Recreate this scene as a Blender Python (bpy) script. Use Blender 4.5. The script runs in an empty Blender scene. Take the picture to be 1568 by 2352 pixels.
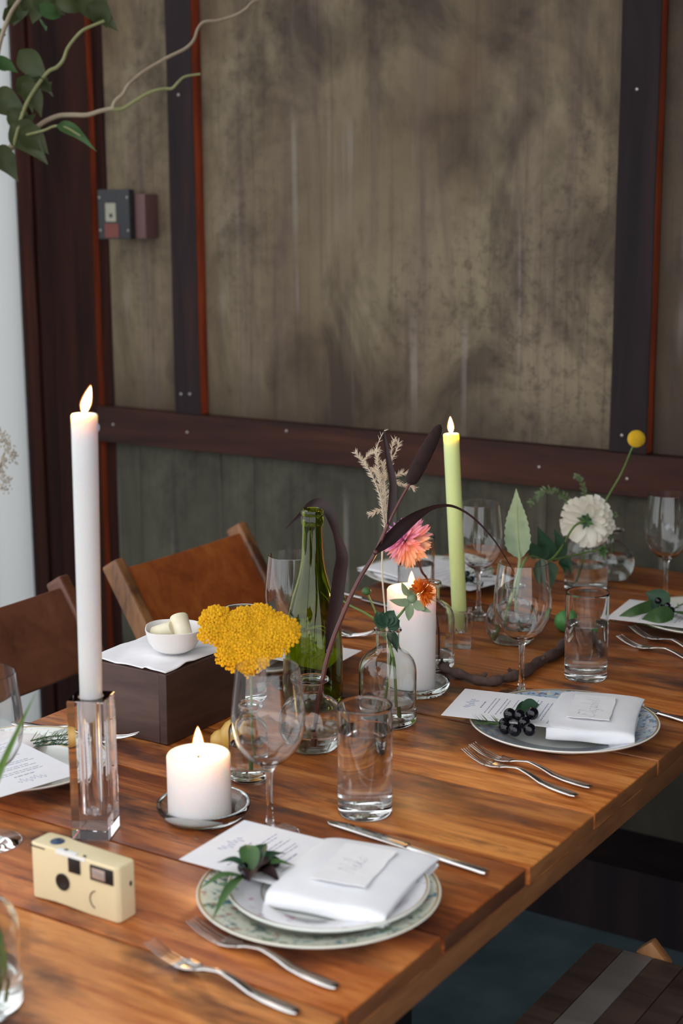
import bpy, bmesh, math, random
from mathutils import Vector, Matrix, Euler

random.seed(7)
scn = bpy.context.scene
COL = scn.collection

# ------------------------------------------------------------------ camera
FPX, CX, CY = 3500.0, 784.0, 1176.0            # focal length in pixels of the 1568 x 2352 frame
YAW, PITCH, ROLL = 0.5749, 0.2019, 0.00588
EYE = Vector((0.0, 0.0, 1.555))
TZ = 0.78                                       # table top height
FW = Vector((-math.sin(YAW) * math.cos(PITCH), math.cos(YAW) * math.cos(PITCH), -math.sin(PITCH)))
RT0 = Vector((math.cos(YAW), math.sin(YAW), 0))
DN0 = FW.cross(RT0)
RT = RT0 * math.cos(ROLL) + DN0 * math.sin(ROLL)
DN = DN0 * math.cos(ROLL) - RT0 * math.sin(ROLL)

cam = bpy.data.cameras.new('camera')
cam.sensor_fit = 'VERTICAL'
cam.sensor_height = 36.0
cam.lens = FPX / 2352.0 * 36.0
cam.clip_start = 0.05
cam.clip_end = 100
cam.dof.use_dof = True
cam.dof.focus_distance = 2.30
cam.dof.aperture_fstop = 4.2
camo = bpy.data.objects.new('camera', cam)
COL.objects.link(camo)
M3 = Matrix((RT, -DN, -FW)).transposed()
camo.matrix_world = Matrix.Translation(EYE) @ M3.to_4x4()
scn.camera = camo

# ------------------------------------------------------------------ daylight
SKY_STRENGTH = 1.95
world = bpy.data.worlds.new('overcast_sky')
scn.world = world
world.use_nodes = True
bg = world.node_tree.nodes['Background']
bg.inputs['Color'].default_value = (0.93, 0.96, 1.0, 1)
bg.inputs['Strength'].default_value = SKY_STRENGTH

scn.view_settings.view_transform = 'Standard'
scn.view_settings.look = 'None'
scn.view_settings.exposure = 0.0
scn.view_settings.gamma = 1.0
scn.view_settings.use_curve_mapping = False
cy = scn.cycles
cy.use_denoising = True
cy.max_bounces = 14
cy.diffuse_bounces = 4
cy.glossy_bounces = 6
cy.transmission_bounces = 14
cy.transparent_max_bounces = 16
cy.sample_clamp_indirect = 4.0
cy.blur_glossy = 0.6

# ------------------------------------------------------------------ pixel -> place
def ray(px, py):
    return FW + RT * ((px - CX) / FPX) + DN * ((py - CY) / FPX)
def PT(px, py, z=TZ):
    d = ray(px, py); return EYE + d * ((z - EYE.z) / d.z)
def PY(px, py, Y):
    d = ray(px, py); return EYE + d * (Y / d.y)
def PD(px, py, depth):
    return EYE + ray(px, py) * depth
def depth_of(p):
    return (Vector(p) - EYE).dot(FW)

# ------------------------------------------------------------------ mesh helpers
def catmull(pts, n=6):
    pts = [Vector(p) for p in pts]
    if len(pts) < 3: return pts
    out = []
    P = [pts[0] * 2 - pts[1]] + pts + [pts[-1] * 2 - pts[-2]]
    for i in range(1, len(P) - 2):
        p0, p1, p2, p3 = P[i - 1], P[i], P[i + 1], P[i + 2]
        for k in range(n):
            t = k / n
            out.append(0.5 * ((2 * p1) + (p2 - p0) * t + (2 * p0 - 5 * p1 + 4 * p2 - p3) * t * t + (3 * p1 - p0 - 3 * p2 + p3) * t ** 3))
    out.append(pts[-1])
    return out

def lerp_list(vals, t):
    x = t * (len(vals) - 1); i = min(int(x), len(vals) - 2); f = x - i
    return vals[i] * (1 - f) + vals[i + 1] * f

class MB:
    def __init__(s):
        s.v = []; s.f = []; s.m = []; s.mi = 0; s.colors = None
    def face(s, idx):
        s.f.append(tuple(idx)); s.m.append(s.mi)
    def box(s, x0, x1, y0, y1, z0, z1):
        b = len(s.v)
        s.v += [Vector(p) for p in ((x0,y0,z0),(x1,y0,z0),(x1,y1,z0),(x0,y1,z0),(x0,y0,z1),(x1,y0,z1),(x1,y1,z1),(x0,y1,z1))]
        for q in ((3,2,1,0),(4,5,6,7),(0,1,5,4),(1,2,6,5),(2,3,7,6),(3,0,4,7)):
            s.face([b + i for i in q])
        return s
    def obox(s, c, ax, ay, az, hx, hy, hz):
        b = len(s.v); c = Vector(c)
        for k in (-1, 1):
            for (i, j) in ((-1,-1),(1,-1),(1,1),(-1,1)):
                s.v.append(c + ax * (hx * i) + ay * (hy * j) + az * (hz * k))
        for q in ((3,2,1,0),(4,5,6,7),(0,1,5,4),(1,2,6,5),(2,3,7,6),(3,0,4,7)):
            s.face([b + i for i in q])
        return s
    def beam(s, a, b_, w, t, up=Vector((0, 0, 1))):
        a, b_ = Vector(a), Vector(b_); d = (b_ - a); L = d.length; d.normalize()
        side = d.cross(up).normalized(); u = side.cross(d).normalized()
        return s.obox((a + b_) / 2, side, u, d, w / 2, t / 2, L / 2)
    def lathe(s, prof, n=32, c=(0, 0, 0), fn=None):
        c = Vector(c); rings = []
        for (r, z) in prof:
            if r <= 1e-7:
                s.v.append(c + Vector((0, 0, z))); rings.append([len(s.v) - 1])
            else:
                ring = []
                for k in range(n):
                    a = 2 * math.pi * k / n
                    rr = r if fn is None else fn(r, a, z)
                    s.v.append(c + Vector((rr * math.cos(a), rr * math.sin(a), z))); ring.append(len(s.v) - 1)
                rings.append(ring)
        for A, B in zip(rings, rings[1:]):
            if len(A) == 1 and len(B) == 1: continue
            for k in range(n):
                k2 = (k + 1) % n
                if len(A) == 1: s.face((A[0], B[k2], B[k]))
                elif len(B) == 1: s.face((A[k], A[k2], B[0]))
                else: s.face((A[k], A[k2], B[k2], B[k]))
        return s
    def tube(s, pts, radii, n=8, smooth=5, cap=True):
        pts = catmull(pts, smooth) if smooth > 1 else [Vector(p) for p in pts]
        N = len(pts)
        if not isinstance(radii, (list, tuple)): radii = [radii, radii]
        t = (pts[1] - pts[0]).normalized()
        u = t.orthogonal().normalized()
        rings = []
        for i, p in enumerate(pts):
            if i > 0:
                t2 = (pts[min(i + 1, N - 1)] - pts[max(i - 1, 0)])
                if t2.length > 1e-9: t2.normalize()
                else: t2 = t
                u = (u - t2 * u.dot(t2))
                u = u.normalized() if u.length > 1e-6 else t2.orthogonal().normalized()
                t = t2
            w = t.cross(u)
            r = lerp_list(list(radii), i / (N - 1))
            ring = []
            for k in range(n):
                a = 2 * math.pi * k / n
                s.v.append(p + u * (r * math.cos(a)) + w * (r * math.sin(a))); ring.append(len(s.v) - 1)
            rings.append(ring)
        for A, B in zip(rings, rings[1:]):
            for k in range(n):
                s.face((A[k], A[(k + 1) % n], B[(k + 1) % n], B[k]))
        if cap:
            s.face(list(reversed(rings[0]))); s.face(rings[-1])
        return s
    def sphere(s, c, r, nu=12, nv=8, sc=(1, 1, 1)):
        c = Vector(c); prof = []
        b = len(s.v)
        for j in range(nv + 1):
            a = math.pi * j / nv
            prof.append((r * math.sin(a) if 0 < j < nv else 0, -r * math.cos(a)))
        s.lathe(prof, nu)
        for i in range(b, len(s.v)):
            p = s.v[i]; s.v[i] = c + Vector((p.x * sc[0], p.y * sc[1], p.z * sc[2]))
        return s
    def grid(s, fn, nu, nv):
        b = len(s.v)
        for i in range(nu + 1):
            for j in range(nv + 1):
                s.v.append(Vector(fn(i / nu, j / nv)))
        for i in range(nu):
            for j in range(nv):
                a = b + i * (nv + 1) + j
                s.face((a, a + nv + 1, a + nv + 2, a + 1))
        return s
    def strip(s, pts, widths, normal, cup=0.0, nv=2, smooth=5, twist=None):
        """a leaf or blade along pts, its width across, normal roughly facing"""
        pts = catmull(pts, smooth) if smooth > 1 else [Vector(p) for p in pts]
        N = len(pts); normal = Vector(normal); b = len(s.v)
        for i, p in enumerate(pts):
            t = (pts[min(i + 1, N - 1)] - pts[max(i - 1, 0)]).normalized()
            side = t.cross(normal)
            if side.length < 1e-5: side = t.orthogonal()
            side.normalize(); nn = side.cross(t)
            if twist:
                a = lerp_list(twist, i / (N - 1)); side = side * math.cos(a) + nn * math.sin(a); nn = side.cross(t)
            w = lerp_list(list(widths), i / (N - 1))
            for j in range(nv + 1):
                q = j / nv * 2 - 1
                s.v.append(p + side * (w * q) + nn * (cup * w * (q * q)))
        for i in range(N - 1):
            for j in range(nv):
                a = b + i * (nv + 1) + j
                s.face((a, a + nv + 1, a + nv + 2, a + 1))
        return s
    def move(s, mat, start=0):
        for i in range(start, len(s.v)): s.v[i] = mat @ s.v[i]
        return s
    def mesh(s, name, mats, smooth=True, bevel=0.0, segs=2, angle=40, recalc=True):
        me = bpy.data.meshes.new(name)
        me.from_pydata([tuple(v) for v in s.v], [], s.f)
        for m in (mats if isinstance(mats, (list, tuple)) else [mats]): me.materials.append(MAT[m] if isinstance(m, str) else m)
        me.polygons.foreach_set('material_index', s.m)
        if bevel > 0 or recalc:
            bm = bmesh.new(); bm.from_mesh(me)
            if recalc: bmesh.ops.recalc_face_normals(bm, faces=bm.faces)
            if bevel > 0:
                es = [e for e in bm.edges if len(e.link_faces) == 2 and e.calc_face_angle(0) > 0.5]
                bmesh.ops.bevel(bm, geom=es, offset=bevel, segments=segs, profile=0.6, affect='EDGES', clamp_overlap=True)
            bm.to_mesh(me); bm.free()
        if smooth:
            me.shade_smooth()
            me.set_sharp_from_angle(angle=math.radians(angle))
        me.update()
        return me
    def build(s, name, mats, parent=None, loc=None, rot=None, **k):
        return link(name, s.mesh(name, mats, **k), parent, loc, rot)

def link(name, me, parent=None, loc=None, rot=None):
    o = bpy.data.objects.new(name, me); COL.objects.link(o)
    if parent is not None: o.parent = parent
    if loc is not None: o.location = loc
    if rot is not None: o.rotation_euler = rot
    return o
def tag(o, label=None, cat=None, group=None, kind=None):
    if label: o['label'] = label
    if cat: o['category'] = cat
    if group: o['group'] = group
    if kind: o['kind'] = kind
    return o
def thing(name, label, cat, loc=(0, 0, 0), rz=0.0, group=None):
    o = bpy.data.objects.new(name, None); COL.objects.link(o)
    o.empty_display_size = 0.03
    o.location = loc; o.rotation_euler = (0, 0, rz)
    return tag(o, label, cat, group)
def struct(o):
    o['kind'] = 'structure'; return o

# ------------------------------------------------------------------ materials
MAT = {}
def newmat(name):
    m = bpy.data.materials.new(name); m.use_nodes = True
    nt = m.node_tree; b = nt.nodes['Principled BSDF']
    MAT[name] = m
    return m, nt, b
def nd(nt, kind, **k):
    n = nt.nodes.new(kind)
    for a, v in k.items():
        if a in n.inputs: n.inputs[a].default_value = v
        else: setattr(n, a, v)
    return n
def ramp(nt, stops, interp='LINEAR'):
    r = nt.nodes.new('ShaderNodeValToRGB'); cr = r.color_ramp; cr.interpolation = interp
    while len(cr.elements) < len(stops): cr.elements.new(0.5)
    for e, (p, c) in zip(cr.elements, stops):
        e.position = p; e.color = (c[0], c[1], c[2], 1) if not isinstance(c, (int, float)) else (c, c, c, 1)
    return r
def coords(nt, scale, rnd=True, kind='Object'):
    tc = nt.nodes.new('ShaderNodeTexCoord'); mp = nt.nodes.new('ShaderNodeMapping')
    mp.inputs['Scale'].default_value = scale
    if rnd:
        oi = nt.nodes.new('ShaderNodeObjectInfo')
        vm = nt.nodes.new('ShaderNodeVectorMath'); vm.operation = 'SCALE'
        vm.inputs[0].default_value = (1.0, 0.7, 0.31)
        mu = nt.nodes.new('ShaderNodeMath'); mu.operation = 'MULTIPLY'; mu.inputs[1].default_value = 37.0
        nt.links.new(oi.outputs['Random'], mu.inputs[0]); nt.links.new(mu.outputs[0], vm.inputs['Scale'])
        ad = nt.nodes.new('ShaderNodeVectorMath'); ad.operation = 'ADD'
        nt.links.new(tc.outputs[kind], ad.inputs[0]); nt.links.new(vm.outputs[0], ad.inputs[1])
        nt.links.new(ad.outputs[0], mp.inputs['Vector'])
    else:
        nt.links.new(tc.outputs[kind], mp.inputs['Vector'])
    return mp.outputs['Vector']
def noise(nt, vec, scale, detail=4, rough=0.55, dist=0.0):
    n = nd(nt, 'ShaderNodeTexNoise', Scale=scale, Detail=detail, Roughness=rough, Distortion=dist)
    nt.links.new(vec, n.inputs['Vector']); return n.outputs['Fac']
def mix(nt, fac, a, b, mode='MIX'):
    m = nt.nodes.new('ShaderNodeMix'); m.data_type = 'RGBA'; m.blend_type = mode
    def put(sock, v):
        if isinstance(v, (int, float)): sock.default_value = v
        elif isinstance(v, (tuple, list)): sock.default_value = (v[0], v[1], v[2], 1)
        else: nt.links.new(v, sock)
    put(m.inputs['Factor'], fac); put(m.inputs['A'], a); put(m.inputs['B'], b)
    return m.outputs['Result']
def bump(nt, b, h, strength=0.3, dist=0.002):
    n = nd(nt, 'ShaderNodeBump', Strength=strength, Distance=dist)
    nt.links.new(h, n.inputs['Height']); nt.links.new(n.outputs['Normal'], b.inputs['Normal'])
def plain(name, col, rough=0.5, **k):
    m, nt, b = newmat(name)
    b.inputs['Base Color'].default_value = (*col, 1); b.inputs['Roughness'].default_value = rough
    for a, v in k.items(): b.inputs[a.replace('_', ' ')].default_value = v
    return m
def mottled(name, c1, c2, scale, rough=0.5, bs=0.0, bd=0.001, stretch=(1, 1, 1), rnd=True, **k):
    m, nt, b = newmat(name)
    v = coords(nt, stretch, rnd)
    f = noise(nt, v, scale)
    r = ramp(nt, [(0.3, c1), (0.7, c2)]); nt.links.new(f, r.inputs[0])
    nt.links.new(r.outputs[0], b.inputs['Base Color']); b.inputs['Roughness'].default_value = rough
    if bs: bump(nt, b, f, bs, bd)
    for a, v2 in k.items(): b.inputs[a.replace('_', ' ')].default_value = v2
    return m

def wood(name, stops, stretch, gloss=(0.35, 0.6), grain=9.0, bs=0.25, coat=0.0, blotch=None, wear=None, knots=True, spec=0.5, cracks=None, fine_w=0.30):
    """stretch: mapping scale, small along the grain"""
    m, nt, b = newmat(name)
    v = coords(nt, stretch)
    warp = noise(nt, v, 1.3, 3, 0.5)
    broad = noise(nt, v, grain * 0.45, 5, 0.6, 0.8)
    fine = noise(nt, v, grain * 3.2, 6, 0.7, 0.3)
    mixf = nd(nt, 'ShaderNodeMath', operation='MULTIPLY'); mixf.inputs[1].default_value = 0.62
    nt.links.new(broad, mixf.inputs[0])
    m2 = nd(nt, 'ShaderNodeMath', operation='MULTIPLY_ADD'); m2.inputs[1].default_value = fine_w
    nt.links.new(fine, m2.inputs[0]); nt.links.new(mixf.outputs[0], m2.inputs[2])
    m3 = nd(nt, 'ShaderNodeMath', operation='MULTIPLY_ADD'); m3.inputs[1].default_value = 0.25
    nt.links.new(warp, m3.inputs[0]); nt.links.new(m2.outputs[0], m3.inputs[2])
    oi = nt.nodes.new('ShaderNodeObjectInfo')
    m4 = nd(nt, 'ShaderNodeMath', operation='MULTIPLY_ADD'); m4.inputs[1].default_value = 0.10
    nt.links.new(oi.outputs['Random'], m4.inputs[0]); nt.links.new(m3.outputs[0], m4.inputs[2])
    r = ramp(nt, stops); nt.links.new(m4.outputs[0], r.inputs[0])
    col = r.outputs[0]
    tint = nt.nodes.new('ShaderNodeObjectInfo')
    col = mix(nt, 1.0, col, tint.outputs['Color'], 'MULTIPLY')
    if blotch:
        v2 = coords(nt, blotch[1])
        bf = noise(nt, v2, blotch[2], 5, 0.6)
        br = ramp(nt, [(blotch[3], 0.0), (blotch[4], 1.0)]); nt.links.new(bf, br.inputs[0])
        col = mix(nt, br.outputs[0], col, blotch[0])
    if cracks:
        v4 = coords(nt, cracks)
        cf = noise(nt, v4, 1.0, 4, 0.6, 0.4)
        cr_ = ramp(nt, [(0.475, 0.0), (0.50, 0.75), (0.525, 0.0)]); nt.links.new(cf, cr_.inputs[0])
        cz_ = noise(nt, v, 1.1, 2, 0.5)
        cg = ramp(nt, [(0.52, 0.0), (0.64, 1.0)]); nt.links.new(cz_, cg.inputs[0])
        cm_ = nd(nt, 'ShaderNodeMath', operation='MULTIPLY'); nt.links.new(cr_.outputs[0], cm_.inputs[0]); nt.links.new(cg.outputs[0], cm_.inputs[1])
        col = mix(nt, cm_.outputs[0], col, (0.035, 0.014, 0.010))
    if wear:
        v3 = coords(nt, wear[1])
        wf = noise(nt, v3, wear[2], 6, 0.75)
        wr = ramp(nt, [(wear[3], 0.0), (wear[4], 1.0)]); nt.links.new(wf, wr.inputs[0])
        col = mix(nt, wr.outputs[0], col, wear[0])
    nt.links.new(col, b.inputs['Base Color'])
    rr = ramp(nt, [(0.3, gloss[0]), (0.75, gloss[1])]); nt.links.new(fine, rr.inputs[0])
    nt.links.new(rr.outputs[0], b.inputs['Roughness'])
    b.inputs['Coat Weight'].default_value = coat; b.inputs['Coat Roughness'].default_value = 0.25
    b.inputs['Specular IOR Level'].default_value = spec
    bump(nt, b, m2.outputs[0], bs, 0.0015)
    return m

wood('table_wood', [(0.44, (0.055, 0.015, 0.008)), (0.54, (0.19, 0.048, 0.011)), (0.63, (0.38, 0.108, 0.021)), (0.76, (0.60, 0.235, 0.062))],
     (1.1, 11.0, 11.0), (0.28, 0.55), 4.6, 0.35, 0.15, blotch=((0.075, 0.022, 0.014), (2.4, 6, 6), 2.0, 0.50, 0.66), wear=((0.62, 0.50, 0.42), (5, 22, 22), 6.0, 0.69, 0.76), cracks=(2.2, 60, 60), fine_w=0.36)
wood('table_edge_wood', [(0.34, (0.030, 0.012, 0.008)), (0.5, (0.10, 0.036, 0.014)), (0.66, (0.22, 0.085, 0.028)), (0.8, (0.32, 0.14, 0.05))],
     (8.0, 1.4, 9.0), (0.5, 0.75), 3.0, 0.3)
wood('post_wood', [(0.35, (0.005, 0.004, 0.005)), (0.55, (0.013, 0.009, 0.011)), (0.70, (0.026, 0.015, 0.016)), (0.82, (0.06, 0.022, 0.018))],
     (9, 9, 0.9), (0.65, 0.85), 3.2, 0.3, spec=0.2)
wood('rail_wood', [(0.35, (0.007, 0.0035, 0.003)), (0.52, (0.022, 0.008, 0.006)), (0.68, (0.056, 0.017, 0.010)), (0.82, (0.10, 0.034, 0.020))],
     (0.9, 9, 9), (0.55, 0.8), 3.2, 0.3, spec=0.25)
wood('corner_wood', [(0.35, (0.004, 0.002, 0.002)), (0.52, (0.010, 0.003, 0.0025)), (0.68, (0.030, 0.008, 0.005)), (0.82, (0.07, 0.017, 0.009))],
     (9, 9, 0.6), (0.6, 0.85), 3.0, 0.3, spec=0.15)
mottled('raw_red_wood', (0.20, 0.030, 0.010), (0.42, 0.070, 0.018), 8, 0.65, 0.2, 0.001, (6, 6, 0.7))
wood('chair_wood', [(0.34, (0.075, 0.013, 0.004)), (0.48, (0.21, 0.042, 0.008)), (0.64, (0.36, 0.085, 0.014)), (0.8, (0.46, 0.14, 0.03))],
     (9.0, 1.4, 9.0), (0.3, 0.5), 3.4, 0.18, 0.2, wear=((0.012, 0.008, 0.008), (6, 4, 10), 3.0, 0.66, 0.74))
wood('chair_wood_brown', [(0.34, (0.042, 0.013, 0.007)), (0.48, (0.085, 0.026, 0.013)), (0.64, (0.13, 0.044, 0.020)), (0.8, (0.17, 0.062, 0.03))],
     (9.0, 1.4, 9.0), (0.35, 0.55), 2.6, 0.12, 0.1)
wood('chair_leg_wood', [(0.34, (0.035, 0.014, 0.010)), (0.48, (0.09, 0.034, 0.016)), (0.64, (0.30, 0.13, 0.045)), (0.8, (0.42, 0.20, 0.08))],
     (9.0, 9.0, 1.6), (0.35, 0.6), 3.2, 0.2, 0.1)
wood('dark_slat_wood', [(0.34, (0.018, 0.010, 0.008)), (0.48, (0.040, 0.022, 0.017)), (0.64, (0.075, 0.045, 0.035)), (0.8, (0.11, 0.070, 0.056))],
     (14.0, 1.2, 14.0), (0.5, 0.7), 3.2, 0.3)
wood('grey_slat_wood', [(0.34, (0.07, 0.058, 0.052)), (0.5, (0.13, 0.11, 0.10)), (0.66, (0.19, 0.165, 0.15)), (0.8, (0.23, 0.2, 0.18))],
     (14.0, 1.2, 14.0), (0.5, 0.7), 3.2, 0.3)
wood('walnut_box', [(0.34, (0.022, 0.011, 0.010)), (0.48, (0.042, 0.021, 0.017)), (0.64, (0.072, 0.038, 0.031)), (0.8, (0.10, 0.056, 0.046))],
     (2.0, 2.0, 16.0), (0.45, 0.65), 3.2, 0.15)

# weathered panel: greenish grey-brown plaster board with run marks and speckled grime
def panel_mat(name, base, pale, dark, purple, streak=1.0):
    m, nt, b = newmat(name)
    tc = nt.nodes.new('ShaderNodeTexCoord')
    def mp(sc):
        p = nt.nodes.new('ShaderNodeMapping'); p.inputs['Scale'].default_value = sc
        nt.links.new(tc.outputs['Object'], p.inputs['Vector']); return p.outputs['Vector']
    big = noise(nt, mp((1, 1, 0.8)), 1.9, 4, 0.55, 0.6)
    runs = noise(nt, mp((9, 9, 0.75)), 1.5, 6, 0.66, 0.9)
    finerun = noise(nt, mp((42, 42, 1.3)), 1.2, 4, 0.6)
    speck = noise(nt, mp((1, 1, 1)), 30, 6, 0.78)
    zone = noise(nt, mp((1.2, 1.2, 1.0)), 1.3, 3, 0.5, 0.4)
    def r(f, stops):
        q = ramp(nt, stops); nt.links.new(f, q.inputs[0]); return q.outputs[0]
    c = mix(nt, r(big, [(0.34, 0.0), (0.66, 1.0)]), base, pale)
    c = mix(nt, r(runs, [(0.45, 0.0), (0.72, 0.70 * streak)]), c, purple)
    c = mix(nt, r(finerun, [(0.55, 0.0), (0.75, 0.28)]), c, pale)
    c = mix(nt, r(finerun, [(0.28, 0.40), (0.46, 0.0)]), c, dark)
    cloud = noise(nt, mp((1.6, 1.6, 1.1)), 2.6, 5, 0.62, 0.5)
    c = mix(nt, r(cloud, [(0.47, 0.0), (0.66, 0.75)]), c, dark)
    drip = noise(nt, mp((34, 34, 0.9)), 0.9, 3, 0.5)
    dz = noise(nt, mp((1.1, 1.1, 1.1)), 1.7, 2, 0.5)
    dm = nd(nt, 'ShaderNodeMath', operation='MULTIPLY')
    nt.links.new(r(drip, [(0.58, 0.0), (0.70, 0.7)]), dm.inputs[0]); nt.links.new(r(dz, [(0.48, 0.0), (0.62, 1.0)]), dm.inputs[1])
    c = mix(nt, dm.outputs[0], c, (0.30, 0.26, 0.235))
    spk = nd(nt, 'ShaderNodeMath', operation='MULTIPLY')
    nt.links.new(r(speck, [(0.49, 0.0), (0.64, 0.60)]), spk.inputs[0]); nt.links.new(r(zone, [(0.46, 0.12), (0.60, 1.0)]), spk.inputs[1])
    c = mix(nt, spk.outputs[0], c, dark)
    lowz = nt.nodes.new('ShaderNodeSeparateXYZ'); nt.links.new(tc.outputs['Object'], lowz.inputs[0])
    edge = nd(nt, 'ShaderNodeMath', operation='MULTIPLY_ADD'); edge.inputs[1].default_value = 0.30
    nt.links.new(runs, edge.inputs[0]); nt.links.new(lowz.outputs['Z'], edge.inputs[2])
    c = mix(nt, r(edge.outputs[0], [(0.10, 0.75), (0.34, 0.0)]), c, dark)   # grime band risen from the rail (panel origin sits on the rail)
    nt.links.new(c, b.inputs['Base Color'])
    b.inputs['Roughness'].default_value = 0.62
    b.inputs['Specular IOR Level'].default_value = 0.25
    bump(nt, b, speck, 0.12, 0.002)
    return m
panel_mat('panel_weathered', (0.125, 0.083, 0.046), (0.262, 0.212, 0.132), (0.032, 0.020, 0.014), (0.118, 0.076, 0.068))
panel_mat('panel_brown_dim', (0.060, 0.038, 0.024), (0.100, 0.072, 0.046), (0.026, 0.018, 0.014), (0.050, 0.036, 0.032))  # darker brown copy for the right panels, dimmer light put into its colour
panel_mat('panel_lower', (0.060, 0.056, 0.036), (0.110, 0.108, 0.074), (0.024, 0.019, 0.015), (0.044, 0.035, 0.028), 1.0)
mottled('concrete', (0.040, 0.072, 0.088), (0.085, 0.130, 0.150), 7, 0.8, 0.3, 0.003, rnd=False)
plain('light_block_paint', (0.10, 0.08, 0.07), 0.8)
plain('dark_void', (0.012, 0.010, 0.010), 0.8)

# cloth, paper, china
m, nt, b = newmat('curtain_cloth')
for n in list(nt.nodes):
    if n.type == 'BSDF_PRINCIPLED': nt.nodes.remove(n)
out = [n for n in nt.nodes if n.type == 'OUTPUT_MATERIAL'][0]
d = nd(nt, 'ShaderNodeBsdfDiffuse', Color=(0.84, 0.86, 0.84, 1)); t = nd(nt, 'ShaderNodeBsdfTranslucent', Color=(0.80, 0.80, 0.78, 1))
ms = nd(nt, 'ShaderNodeMixShader', Fac=0.32); nt.links.new(d.outputs[0], ms.inputs[1]); nt.links.new(t.outputs[0], ms.inputs[2]); nt.links.new(ms.outputs[0], out.inputs['Surface'])
mottled('napkin_cloth', (0.80, 0.80, 0.83), (0.86, 0.86, 0.88), 30, 0.9, 0.12, 0.0006, Sheen_Weight=0.1)
mottled('napkin_blush', (0.83, 0.76, 0.75), (0.87, 0.81, 0.80), 30, 0.9, 0.12, 0.0006)
mottled('card_paper', (0.83, 0.83, 0.86), (0.86, 0.86, 0.89), 60, 0.85, 0.06, 0.0003)
mottled('handmade_paper', (0.84, 0.83, 0.84), (0.88, 0.87, 0.88), 80, 0.9, 0.15, 0.0005)
plain('menu_ink', (0.26, 0.29, 0.42), 0.8)
plain('calligraphy_ink', (0.42, 0.40, 0.42), 0.8)
plain('china', (0.82, 0.84, 0.80), 0.12, Coat_Weight=0.4, Coat_Roughness=0.05)
plain('china_cream', (0.80, 0.80, 0.70), 0.12, Coat_Weight=0.4, Coat_Roughness=0.05)
plain('gold_line', (0.52, 0.38, 0.18), 0.35, Metallic=0.6)
plain('china_bowl', (0.84, 0.82, 0.80), 0.25)

def floral(name, ground, cols, scale, thresh=(0.56, 0.62)):
    """printed sprig border on a plate rim"""
    m, nt, b = newmat(name)
    tc = nt.nodes.new('ShaderNodeTexCoord')
    c = ground
    for i, col in enumerate(cols):
        mp = nt.nodes.new('ShaderNodeMapping'); mp.inputs['Location'].default_value = (i * 3.1, i * 1.7, 0.4 * i)
        nt.links.new(tc.outputs['Object'], mp.inputs['Vector'])
        f = noise(nt, mp.outputs['Vector'], scale * (1 + 0.25 * i), 3, 0.6)
        r = ramp(nt, [(thresh[0], 0.0), (thresh[1], 0.85)]); nt.links.new(f, r.inputs[0])
        c = mix(nt, r.outputs[0], c, col)
    nt.links.new(c, b.inputs['Base Color']); b.inputs['Roughness'].default_value = 0.14
    b.inputs['Coat Weight'].default_value = 0.4
    return m
floral('rim_green_floral', (0.72, 0.74, 0.62), [(0.10, 0.24, 0.12), (0.03, 0.20, 0.30), (0.40, 0.16, 0.10), (0.03, 0.12, 0.14)], 44, (0.585, 0.64))
floral('rim_blue_floral', (0.42, 0.52, 0.62), [(0.08, 0.20, 0.42), (0.55, 0.36, 0.30), (0.66, 0.62, 0.48), (0.12, 0.16, 0.26)], 60)
floral('rim_pale_floral', (0.78, 0.78, 0.80), [(0.55, 0.20, 0.36), (0.66, 0.60, 0.70), (0.42, 0.50, 0.46)], 42, (0.62, 0.68))
floral('rim_grey_floral', (0.74, 0.75, 0.70), [(0.30, 0.34, 0.30), (0.40, 0.42, 0.40)], 55)

# glass and liquids
def glass(name, col=(1, 1, 1), ior=1.47, rough=0.0):
    m, nt, b = newmat(name)
    b.inputs['Base Color'].default_value = (*col, 1); b.inputs['Transmission Weight'].default_value = 1.0
    b.inputs['IOR'].default_value = ior; b.inputs['Roughness'].default_value = rough
    return m
glass('clear_glass', (0.985, 0.99, 0.99))
glass('saucer_glass', (0.90, 0.97, 0.95))
glass('vase_glass', (0.965, 0.98, 0.97))
glass('crystal', (0.98, 0.975, 0.985), 1.50)
glass('water', (0.97, 0.985, 0.98), 1.333)
glass('bottle_glass', (0.37, 0.44, 0.05), 1.50)

# wax and flame
def wax(name, col, rad, scale=0.02):
    m, nt, b = newmat(name)
    b.inputs['Base Color'].default_value = (*col, 1); b.inputs['Roughness'].default_value = 0.45
    b.inputs['Subsurface Weight'].default_value = 0.85
    b.inputs['Subsurface Radius'].default_value = rad
    b.inputs['Subsurface Scale'].default_value = scale
    return m
wax('white_wax', (0.87, 0.84, 0.83), (1.0, 0.60, 0.34), 0.034)
wax('grey_white_wax', (0.54, 0.58, 0.61), (1.0, 0.40, 0.10), 0.075)
wax('green_wax', (0.60, 0.72, 0.34), (1.0, 0.60, 0.08), 0.075)
plain('wick', (0.01, 0.008, 0.006), 0.9)
def emit(name, col, s):
    m, nt, b = newmat(name)
    b.inputs['Base Color'].default_value = (0, 0, 0, 1)
    b.inputs['Emission Color'].default_value = (*col, 1); b.inputs['Emission Strength'].default_value = s
    return m
emit('flame_core', (1.0, 0.70, 0.30), 14.0)
m, nt, b = newmat('flame_veil')
nt.nodes.remove(b); out = [n for n in nt.nodes if n.type == 'OUTPUT_MATERIAL'][0]
e = nd(nt, 'ShaderNodeEmission', Color=(1.0, 0.30, 0.03, 1), Strength=0.7); tr = nd(nt, 'ShaderNodeBsdfTransparent')
ad = nt.nodes.new('ShaderNodeAddShader'); nt.links.new(e.outputs[0], ad.inputs[0]); nt.links.new(tr.outputs[0], ad.inputs[1]); nt.links.new(ad.outputs[0], out.inputs['Surface'])

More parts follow.
